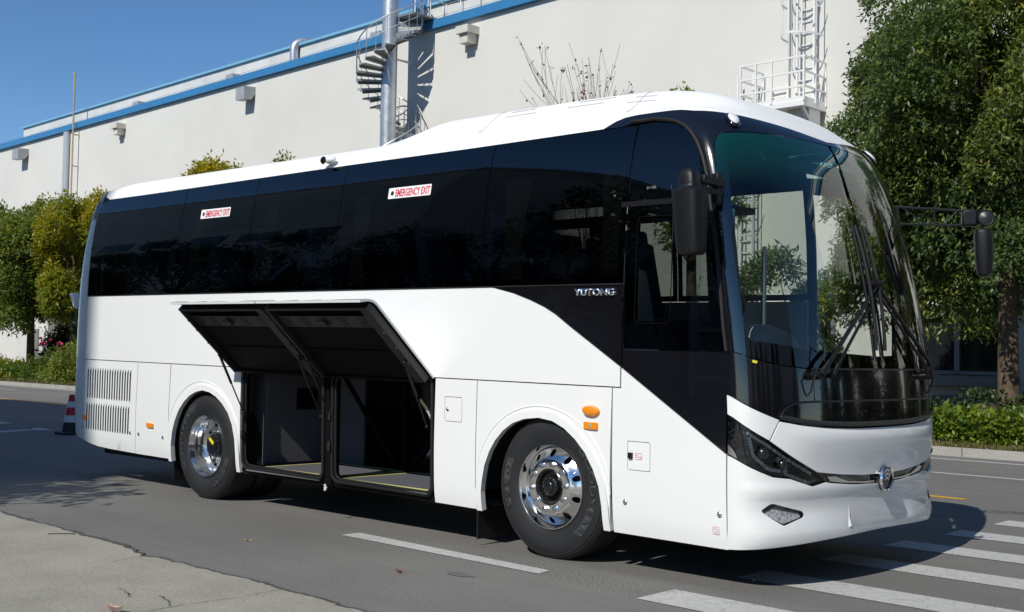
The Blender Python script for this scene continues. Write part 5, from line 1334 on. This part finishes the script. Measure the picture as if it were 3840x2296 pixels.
def rear_wheel():
    cx, cz = -4.39, .500; y0 = .035
    b = MB(); b.cyl((cx, .25, cz), (cx, .60, cz), .14, 20); wh = b.build("wheel", M_hub, bus)
    tyre_mb(cx, y0).build("tyre", M_tyre, wh, smooth=40); tyre_mb(cx, y0+.335).build("tyre", M_tyre, wh, smooth=40)
    arc_text("tyre_lettering", "GOODYEAR", wh, (cx, 0, cz), .378, R(218), R(122), .048, y0-.0195, M_tyre_mark); sector("grey_patch", wh, (cx, 0, cz), .372, .434, 146, 118, y0-.0178, M_patch, -6)
    arc_text("tyre_lettering", "S220", wh, (cx, 0, cz), .378, R(-20), R(-62), .048, y0-.0195, M_tyre_mark); sector("grey_patch", wh, (cx, 0, cz), .372, .434, -14, -42, y0-.0178, M_patch, 4)
    b = MB(); b.lathe([(.286, .10), (.297, .018), (.299, .004), (.296, -.006), (.290, -.006), (.285, .004), (.281, .024), (.272, .040), (.266, .060), (.262, .085), (.255, .095), (.250, .12), (.248, .150), (.252, .165), (.246, .180)], (cx, y0, cz), 'y', 72)
    rim = b.build("rim", M_chrome, wh, smooth=50)
    def disc(a, c):
        r = math.hypot(a, c); y = herm(r, [.10, .13, .165, .20, .225, .25], [.165, .165, .163, .150, .150, .175]); return (cx+a, y0+y, cz+c)
    holes = [[(.205*math.cos(t)+.024*math.cos(q)*math.cos(t)-.022*math.sin(q)*math.sin(t), .205*math.sin(t)+.024*math.cos(q)*math.sin(t)+.022*math.sin(q)*math.cos(t)) for q in np.linspace(0, 2*PI, 18, endpoint=False)] for t in [R(36*k) for k in range(10)]]
    panel("disc", circle(0, 0, .249, n=64), disc, M_chrome, rim, holes=[circle(0, 0, .118, n=36)]+holes, grid=(.02, .02), rim=.012)
    b = MB(); b.lathe([(.118, .17), (.117, .10), (.110, .085), (.085, .075), (.080, .060), (.001, .055)], (cx, y0, cz), 'y', 36); hub = b.build("hub", M_hub, wh, smooth=40)
    b = MB()
    for k in range(12): t = R(30*k); b.sphere((cx+.095*math.cos(t), y0+.078, cz+.095*math.sin(t)), .010, 8, 6)
    b.build("hub_bolts", M_hub, hub)
    b = MB(); b.box((cx+.015, y0+.052, cz+.045), (.085, .004, .030), Matrix.Rotation(R(35), 3, 'Y')); b.build("tag", M_tag, hub, smooth=0)
    for k in range(10):
        t = R(36*k+18); c = (cx+.150*math.cos(t), y0+.155, cz+.150*math.sin(t)); b = MB(); hexa(b, c, .017, .022, t); b.cyl((c[0], c[1]-.022, c[2]), (c[0], c[1]-.034, c[2]), .011, 10, r2=.007); b.build("wheel_nut", M_steel, rim)
    return wh
fw = front_wheel(); rw = rear_wheel()
def far_copy(o, parent=bus, top=True):
    c = o.copy(); COL.objects.link(c); c.parent = parent
    if top: c.rotation_euler = (0, 0, PI); 
    for ch in list(o.children):
        if ch.name.startswith(("tyre_lettering", "grey_patch")): continue
        far_copy(ch, c, False)
    return c
q = far_copy(fw); q.location = (0, 2.5, 0)
q = far_copy(rw); q.location = (-8.78, 2.5, 0)
# wheel housings, underbody, mud flaps
for cx, dep in ((-.07, .75), (-4.41, .95)):
    for sd_ in (0, 1):
        b = MB(); V = []; F = []; n = 20
        for k in range(n+1):
            a = PI*k/n
            for y in (.030, dep): V.append((cx+.59*math.cos(a), y if not sd_ else 2.5-y, .42+.58*math.sin(a)))
        for k in range(n): F.append((2*k, 2*k+1, 2*k+3, 2*k+2))
        yb = dep if not sd_ else 2.5-dep
        V += [(cx+.59, yb, .30), (cx-.59, yb, .30)]; m = len(V); F.append(tuple(range(1, 2*n+2, 2))+(m-1, m-2))
        b.add(V, F); b.build("wheel_housing", M_rubber, bus)
b = MB()
for (x0, x1, y0, y1) in ((-6.5, -5.02, .12, 2.38), (-5.02, -3.80, .95, 1.55), (-3.8, -.67, .05, 2.45), (-.67, .53, .75, 1.75), (.53, 1.62, .12, 2.38)):
    b.box(((x0+x1)/2, (y0+y1)/2, .315), (x1-x0, y1-y0, .05))
b.build("underbody", M_rubber, bus, smooth=0)
for x, y in ((-5.02, .33), (-.73, .22), (-5.02, 2.17), (-.73, 2.28)):
    b = MB(); b.box((x, y, .27 if x < -2 else .21), (.012, .50 if x < -2 else .34, .30 if x < -2 else .32)); b.build("mud_flap", M_rubber, bus, smooth=0)
b = MB(); b.cyl((-4.39, .3, .5), (-4.39, 2.2, .5), .09, 12); b.cyl((0, .3, .5), (0, 2.2, .5), .06, 12); b.build("axle", M_rubber, bus)

# --- luggage bays
fr1 = rrect(-3.735, .312, -2.545, 1.205, .07); fr2 = rrect(-2.420, .312, -1.190, 1.205, .07)
panel("luggage_bay_frame", [(-3.770, .262), (-1.166, .262), (-1.162, 1.217), (-3.770, 1.217)], SF, M_inner, bus, holes=[fr1, fr2], grid=(.2, .15), rim=.06, off=-.012)
lb = MB(); lb.box((-2.48, .53, .33), (2.62, .98, .03)); lb.box((-2.48, 1.70, .33), (2.62, 1.4, .03)); bay = lb.build("luggage_bay", M_inner, bus, smooth=0)
for f in (fr1, fr2):
    b = MB(); b.tube([Vector(SF(x, z))+Vector((0, -.004, 0)) for x, z in f], .014, 8, closed=True); b.tube([Vector(SF(x+(.02 if x < sum(p[0] for p in f)/len(f) else -.02), z+(.02 if z < .7 else -.02)))+Vector((0, .015, 0)) for x, z in f], .012, 8, closed=True)
    b.build("rubber_seal", M_rubber, bay)
def bx(name, x0, x1, y0, y1, z0, z1, m, parent=bay, bevel=0):
    b = MB(); b.box(((x0+x1)/2, (y0+y1)/2, (z0+z1)/2), (x1-x0, y1-y0, z1-z0)); return b.build(name, m, parent, smooth=0, bevel=bevel)
bx("rear_wall", -4.02, -3.99, .05, 2.4, .3, 1.22, M_carpet); bx("wheel_box", -3.985, -3.775, .285, .98, .346, 1.21, M_carpet, bevel=.02)
bx("carpet_panel", -3.985, -3.20, .985, 1.01, .346, 1.21, M_carpet); bx("front_wall", -1.13, -1.10, .05, 2.4, .3, 1.22, M_inner)
bx("back_wall", -3.2, -1.13, 2.38, 2.40, .3, 1.22, M_inner); bx("ceiling", -4.0, -1.12, .03, 2.4, 1.222, 1.24, M_inner)
bx("bay_vent", -3.766, -3.760, .62, .86, .86, 1.06, M_inner)
for (x0, x1, y0, y1) in ((-3.60, -2.62, .17, .93), (-2.40, -1.24, .11, .93)):
    bx("floor_carpet", x0, x1, y0, y1, .345, .352, M_carpet)
    b = MB(); w_ = .028
    for (a, c, d_, e) in ((x0-w_, x1+w_, y0-w_, y0), (x0-w_, x1+w_, y1, y1+w_), (x0-w_, x0, y0, y1), (x1, x1+w_, y0, y1)): b.box(((a+c)/2, (d_+e)/2, .350), (c-a, e-d_, .011))
    b.build("edging_strip", M_yellow_strip, bay, smooth=0)
for (x0, x1) in ((-3.68, -2.60), (-2.36, -1.24)): bx("sill_plate", x0, x1, .012, .075, .322, .340, M_sill, bevel=.004)
bx("door_post", -2.53, -2.44, .02, .10, .30, 1.22, M_inner)
b = MB()
for (p, q_) in (((-3.50, 1.0, 1.18), (-2.70, 1.0, .35)), ((-2.63, 1.0, .35), (-2.63, 1.0, 1.2)), ((-2.56, 1.0, .35), (-1.75, 1.0, 1.18))): b.bar(p, q_, .05, .05)
b.build("frame_strut", M_inner, bay, smooth=0)
for x, z in ((-3.71, .62), (-2.43, .86), (-2.43, .60), (-3.70, .80)): 
    b = MB(); b.box((x, -.012, z+.03), (.03, .03, .07)); b.cyl((x+.01, -.03, z+.03), (x+.01, -.03, z-.01), .010, 8); b.build("latch_plate", M_beam, bay, smooth=30)
b = MB(); b.sphere((-2.475, -.01, .275), .016, 8, 6); b.sphere((-2.468, -.02, .262), .013, 8, 6); b.sphere((-2.480, -.012, .296), .012, 8, 6); b.build("wax_plug", M_hood_cream, bay)
# raised hatches: hinged along the waist joint
E_ = Vector((0, -.734, .680)); NI = Vector((0, -.680, -.734)); HZ = 1.221
def fl(x, s, d): return Vector((x, -.004, HZ-TILT*x))+E_*s+NI*d
def hatch(x0, x1, handle):
    def skin(x, s):
        d = 0 if s < .80 else .10*((s-.80)/.13)**2
        return tuple(fl(x, s, d))
    sk = panel("luggage_hatch", [(x0, .004), (x1, .004), (x1, .93), (x0, .93)], skin, M_paint, bus, grid=(.3, .045), rim=.018, flip=True)
    panel("inner_skin", [(x0+.004, .006), (x1-.004, .006), (x1-.004, .922), (x0+.004, .922)], skin, M_inner, sk, grid=(.3, .045), rim=0, off=.022)
    def lbox(b, a, c, s0, s1, d0, d1):
        V = [fl(x, s, d) for d in (d0, d1) for x, s in ((a, s0), (c, s0), (c, s1), (a, s1))]
        b.add(V, [(0, 3, 2, 1), (4, 5, 6, 7), (0, 1, 5, 4), (1, 2, 6, 5), (2, 3, 7, 6), (3, 0, 4, 7)])
    b = MB(); lbox(b, x0+.03, x1-.03, .03, .70, .024, .052); lbox(b, x0+.03, x1-.03, .33, .345, .052, .060); lbox(b, x0+.03, x1-.03, .01, .035, .03, .070)
    b.build("inner_panel", M_inner, sk, smooth=0)
    b = MB(); lbox(b, x0+.02, x1-.02, .815, .84, .03, .095); b.build("edge_beam", M_beam, sk, smooth=0, bevel=.004)
    b = MB(); lbox(b, x0+.02, x0+.05, .03, .815, .024, .095); b.build("side_rail", M_beam, sk, smooth=0, bevel=.003)
    b = MB(); lbox(b, x1-.12, x1-.02, .03, .815, .024, .086); b.build("side_rail", M_beam, sk, smooth=0, bevel=.003)
    b = MB(); lbox(b, x0+.06, x1-.13, .60, .72, .052, .058); b.build("stiffener", M_stiff, sk, smooth=0)
    for k in (0, 1, 3, 4):
        b = MB(); c = x0+.14+(x1-x0-.36)*k/4; lbox(b, c-.055, c+.035, .61, .71, .0585, .0600); b.build("stiffener_cutout", M_ink, sk, smooth=0)
    c = x0+.14+(x1-x0-.36)*.5; b = MB(); b.cyl(fl(c, .66, .055), fl(c, .66, .085), .035, 10)
    for q in range(5): a = q*1.257; b.bar(fl(c, .66, .075), fl(c+.07*math.cos(a), .66+.05*math.sin(a), .075), .012, .012)
    b.build("handle", M_beam, sk, smooth=0)
    for xs in (x0+.03, x1-.03):
        for s in (.25, .42, .58, .70):
            b = MB(); b.cyl(fl(xs, s, .07), fl(xs, s, .101), .008, 8); b.build("bolt", M_beam, sk)
        A = fl(xs-.02 if xs > x0+.5 else xs+.02, .27, .10); Bp = Vector((xs+(-.04 if xs > x0+.5 else .01), -.01, .84-TILT*xs))
        mid_ = A+(Bp-A)*.52; b = MB(); b.cyl(A, mid_, .012, 8); b.cyl(mid_, Bp, .0065, 8); b.sphere(A, .018, 8, 6); b.sphere(Bp, .016, 8, 6); b.build("gas_strut", M_plastic, sk)
hatch(-3.772, -2.492, .5); hatch(-2.478, -1.166, .5)

# --- mirrors
M_dark_glass = mat("dark convex glass", (.02, .022, .025), .35, spec=.3)
b = MB(); V = []; n = 20
secs = [(2.040, .070, .050), (2.052, .088, .066), (2.09, .096, .074), (2.25, .104, .082), (2.40, .112, .088), (2.425, .112, .088), (2.44, .096, .074), (2.455, .072, .058), (2.47, .070, .056), (2.52, .066, .054), (2.555, .050, .042), (2.572, .022, .020)]
mc = (1.362, -.262)
for (z, a, c) in secs:
    for k in range(n):
        t = 2*PI*k/n; a_ = a*.92; V.append((mc[0]+a_*spow(math.cos(t), .6)+(2.4-z)*.03, mc[1]+c*spow(math.sin(t), .6)+(2.4-z)*.02, z))
F = []
for i in range(len(secs)-1):
    for k in range(n): F.append((i*n+k, i*n+(k+1) % n, (i+1)*n+(k+1) % n, (i+1)*n+k))
F += [tuple(range(n-1, -1, -1)), tuple((len(secs)-1)*n+k for k in range(n))]; b.add(V, F); nm = b.build("side_mirror", M_plastic, bus, smooth=40)
b = MB(); b.bar((1.40, -.20, 2.51), (1.40, .03, 2.50), .05, .05); b.box((1.385, -.01, 2.47), (.05, .05, .19)); b.build("bracket", M_plastic, nm, bevel=.006)
b = MB(); b.bar((1.40, -.22, 2.45), (1.40, .02, 2.44), .03, .03); b.build("bracket", M_plastic, nm)
b = MB(); b.box((mc[0]-.103, mc[1]+.01, 2.25), (.008, .08, .26)); b.build("mirror_glass", M_chrome, nm, smooth=0)
b = MB()
A0, A1 = Vector((1.36, 2.43, 2.610)), Vector((1.80, 2.70, 2.572)); B0, B1 = Vector((1.38, 2.43, 2.475)), Vector((1.80, 2.70, 2.462))
b.bar(A0, A1, .014, .017); b.bar(B0, B1, .014, .017)
def L_(P, Q, t): return P+(Q-P)*t
b.bar(L_(A0, A1, .12), L_(B0, B1, .45), .010, .010); b.bar(L_(A0, A1, .58), L_(B0, B1, .58), .010, .010); b.bar(L_(A0, A1, .92), L_(B0, B1, .70), .010, .010); b.bar(L_(A0, A1, .05), L_(B0, B1, .05), .02, .02)
arm = b.build("side_mirror", M_plastic, bus, smooth=0, bevel=.004)
b = MB(); b.box((1.835, 2.715, 2.515), (.11, .10, .125), Matrix.Rotation(R(30), 3, 'Z')); b.build("arm_head", M_plastic, arm, bevel=.015)
b = MB(); pc = Vector((1.955, 2.735, 2.512)); nrm = Vector((.42, -.85, .12)).normalized(); qn = nrm.to_track_quat('Z', 'Y')
bb_ = MB(); bb_.lathe([(.001, .0), (.052, .004), (.060, .010), (.064, .0), (.058, -.03), (.03, -.05)], (0, 0, 0), 'z', 28); bb_.v = [tuple(pc+qn @ Vector(p)) for p in bb_.v]; cvx = bb_.build("convex_mirror", M_plastic, arm)
bb_ = MB(); bb_.lathe([(.050, .006), (.03, .013), (.001, .016)], (0, 0, 0), 'z', 24); bb_.v = [tuple(pc+qn @ Vector(p)) for p in bb_.v]; bb_.build("convex_glass", M_dark_glass, cvx)
b = MB(); V = []; secs = [(2.085, .034, .085, .008), (2.10, .052, .105, .008), (2.20, .066, .120, .006), (2.40, .070, .125, 0), (2.432, .066, .12, 0), (2.45, .03, .06, 0)]
for (z, a, c, o_) in secs:
    for k in range(n):
        t = 2*PI*k/n; p = Matrix.Rotation(R(20), 3, 'Z') @ Vector((a*spow(math.cos(t), .6), c*spow(math.sin(t), .6), 0)); V.append((1.935+p.x+o_, 2.74+p.y, z-.018))
F = []
for i in range(len(secs)-1):
    for k in range(n): F.append((i*n+k, i*n+(k+1) % n, (i+1)*n+(k+1) % n, (i+1)*n+k))
F += [tuple(range(n-1, -1, -1)), tuple((len(secs)-1)*n+k for k in range(n))]; b.add(V, F); b.build("mirror_housing", M_plastic, arm, smooth=40)

# --- inside
b = MB(); b.box((-2.9, 1.25, 1.245), (7.3, 2.36, .05)); b.box((1.05, 1.25, .93), (.95, 2.2, .05)); b.box((.62, 1.25, 1.09), (.05, 2.2, .36)); b.build("cabin_floor", M_dash, bus, smooth=0)
b = MB(); b.box((-3.0, 1.25, 2.93), (7.4, 1.9, .03)); b.build("ceiling_lining", M_lining, bus, smooth=0)
for y in (.35, 2.15):
    b = MB(); b.box((-3.2, y, 2.64), (6.8, .34, .05)); b.build("luggage_rack", M_rack, bus, smooth=0)
b = MB(); b.box((-6.65, 1.25, 2.0), (.06, 2.3, 1.6)); b.build("rear_bulkhead", M_lining, bus, smooth=0)
b = MB(); b.box((1.36, 1.25, 1.20), (.36, 2.05, .50)); b.box((1.56, 1.25, 1.33), (.26, 1.75, .16)); ds = b.build("dashboard", M_dash, bus, bevel=.05)
b = MB(); b.sphere((1.30, .62, 1.46), .30, 20, 12, sc=(.9, 1.05, .62)); b.sphere((1.32, .30, 1.42), .2, 16, 10, sc=(.9, .7, .8)); b.build("instrument_pod", M_pod, ds)
b = MB(); q = Matrix.Rotation(R(-52), 3, 'Y'); c0 = Vector((.98, .63, 1.66))
P = [c0+q @ Vector((.225*math.cos(a), .225*math.sin(a), 0)) for a in np.linspace(0, 2*PI, 32, endpoint=False)]; b.tube(P, .016, 8, closed=True)
for a in (PI/2, -PI/2, PI): b.bar(c0+q @ Vector((.03*math.cos(a), .03*math.sin(a), -.03)), c0+q @ Vector((.22*math.cos(a), .22*math.sin(a), 0)), .04, .015)
b.cyl(c0+q @ Vector((0, 0, -.02)), c0+q @ Vector((.0, 0, -.35)), .05, 12); b.build("steering_wheel", M_plastic, bus)
def seat(name, x, y, z, m, w=.44, h=.72, head=True):
    b = MB(); b.box((x, y, z+.05), (.46, w, .14)); r = Matrix.Rotation(R(-10), 3, 'Y'); b.box((x-.26, y, z+.08+h/2), (.12, w, h), r, top=.9)
    if head: b.box((x-.33, y, z+.10+h), (.10, w*.62, .17), r)
    return b.build(name, m, bus, smooth=40, bevel=.035, seg=3)
seat("driver_seat", .48, .62, 1.28, M_seat_wrap, .50, .70); b = MB(); b.box((.48, .62, 1.12), (.4, .4, .28)); b.build("seat_pedestal", M_dash, bus, smooth=0)
s0 = None
for r_ in range(8):
    for k, y in enumerate((.40, .86, 1.64, 2.10)):
        x = -.55-.76*r_
        if s0 is None: s0 = seat("passenger_seat", 0, 0, 1.62, M_seat, .43, .72)
        o = s0 if (r_ == 0 and k == 0) else s0.copy()
        if o is not s0: COL.objects.link(o)
        o.location = (x, y, 0)
# gathered curtains behind the glass
def curtain(x, w, n=7):
    b = MB(); V = []; F = []; m = 4*n
    for i in range(m+1):
        t = i/m
        for z, sq in ((2.72, 1.0), (2.2, .62), (1.95, .8)):
            V.append((x+(t-.5)*w*sq, .115+.018*math.sin(t*n*2*PI)+ys(z), z-TILT*x))
    for i in range(m): 
        for j in range(2): a = i*3+j; F.append((a, a+3, a+4, a+1))
    b.add(V, F); return b.build("curtain", M_curtain, bus)
for x, w in ((.44, .26), (-.50, .28), (-2.30, .22), (-3.62, .2), (-4.85, .2)): curtain(x, w)
b = MB(); b.box((1.22, 1.25, 2.79), (.05, 1.6, .07)); b.build("blind_rail", M_lining, bus, smooth=0)
for y, z in ((1.45, 2.55), (1.9, 2.3)):
    b = MB(); b.tube([(.55, y, .95), (.55, y, z)], .018, 8); b.build("grab_pole", M_steel, bus)

# ------------------------------------------------------------------ small things on the ground
cn = thing("traffic_cone", "red and white traffic cone standing behind the coach", "traffic cone", (-13.13, 3.02, 0))
M_cred = mat("red cone plastic", (.52, .012, .02), .4); M_cwh = mat("white cone band", (.66, .67, .68), .5); M_cbl = mat("black cone rubber", (.016, .016, .018), .6)
b = MB(); b.box((0, 0, .022), (.40, .40, .044)); b.build("base", M_cbl, cn, smooth=0, bevel=.015)
def cr(z): return .150-(.150-.045)*(z-.044)/(.60)
for z0, z1, m in ((.044, .20, M_cbl), (.20, .31, M_cwh), (.31, .44, M_cred), (.44, .535, M_cwh), (.535, .645, M_cred)):
    b = MB(); b.lathe([(cr(z0), z0), (cr(z1), z1)]+([(cr(z1)-.008, z1)] if z1 > .64 else []), (0, 0, 0), 'z', 28); b.build("band" if m is not M_cbl else "lower_body", m, cn)
M_dry = mat("dry leaf", (.30, .13, .10), .8, var=.3, vscale=30); M_dry2 = mat("pale dry leaf", (.42, .30, .25), .8, var=.3, vscale=30); M_yleaf = mat("yellow leaf", (.46, .30, .05), .7)
def leaf(name, label, x, y, z, l, w, rot, m, curl=.02):
    b = MB(); n = 8; V = []; F = []
    for k in range(n+1):
        t = k/n; ww = w*math.sin(PI*t)**.7*.5
        for s in (-1, 0, 1): V.append((l*(t-.5), s*ww, .003+curl*(abs(s)*.8+(t-.5)**2*1.5)+.004*math.sin(7*t+s)))
    for k in range(n):
        for j in range(2): a = 3*k+j; F.append((a, a+3, a+4, a+1))
    b.add(V, F); o = b.build(name, m); o.location = (x, y, z); o.rotation_euler = (0, 0, rot)
    return setp(o, label, "leaf")
leaf("fallen_leaf", "curled pale brown leaf on the concrete at the bottom of the picture", -.36, -3.03, .008, .11, .05, .4, M_dry2, .035)
leaf("fallen_leaf", "small reddish leaf lying on the asphalt below the luggage bay", -.26, -1.12, .003, .045, .03, 1.0, M_dry, .02)
leaf("fallen_leaf", "tiny yellow leaf lying on the asphalt near the rear wheel", -1.975, -1.105, .003, .06, .012, .6, M_yleaf, .004)
b = MB(); b.tube([(-.06, -.07, .006), (0, .0, .010), (.07, .085, .006)], .004, 5); o = b.build("twig", M_bark); o.location = (-3.11, -2.0, .004); setp(o, "thin dry twig lying at the edge of the concrete", "twig")
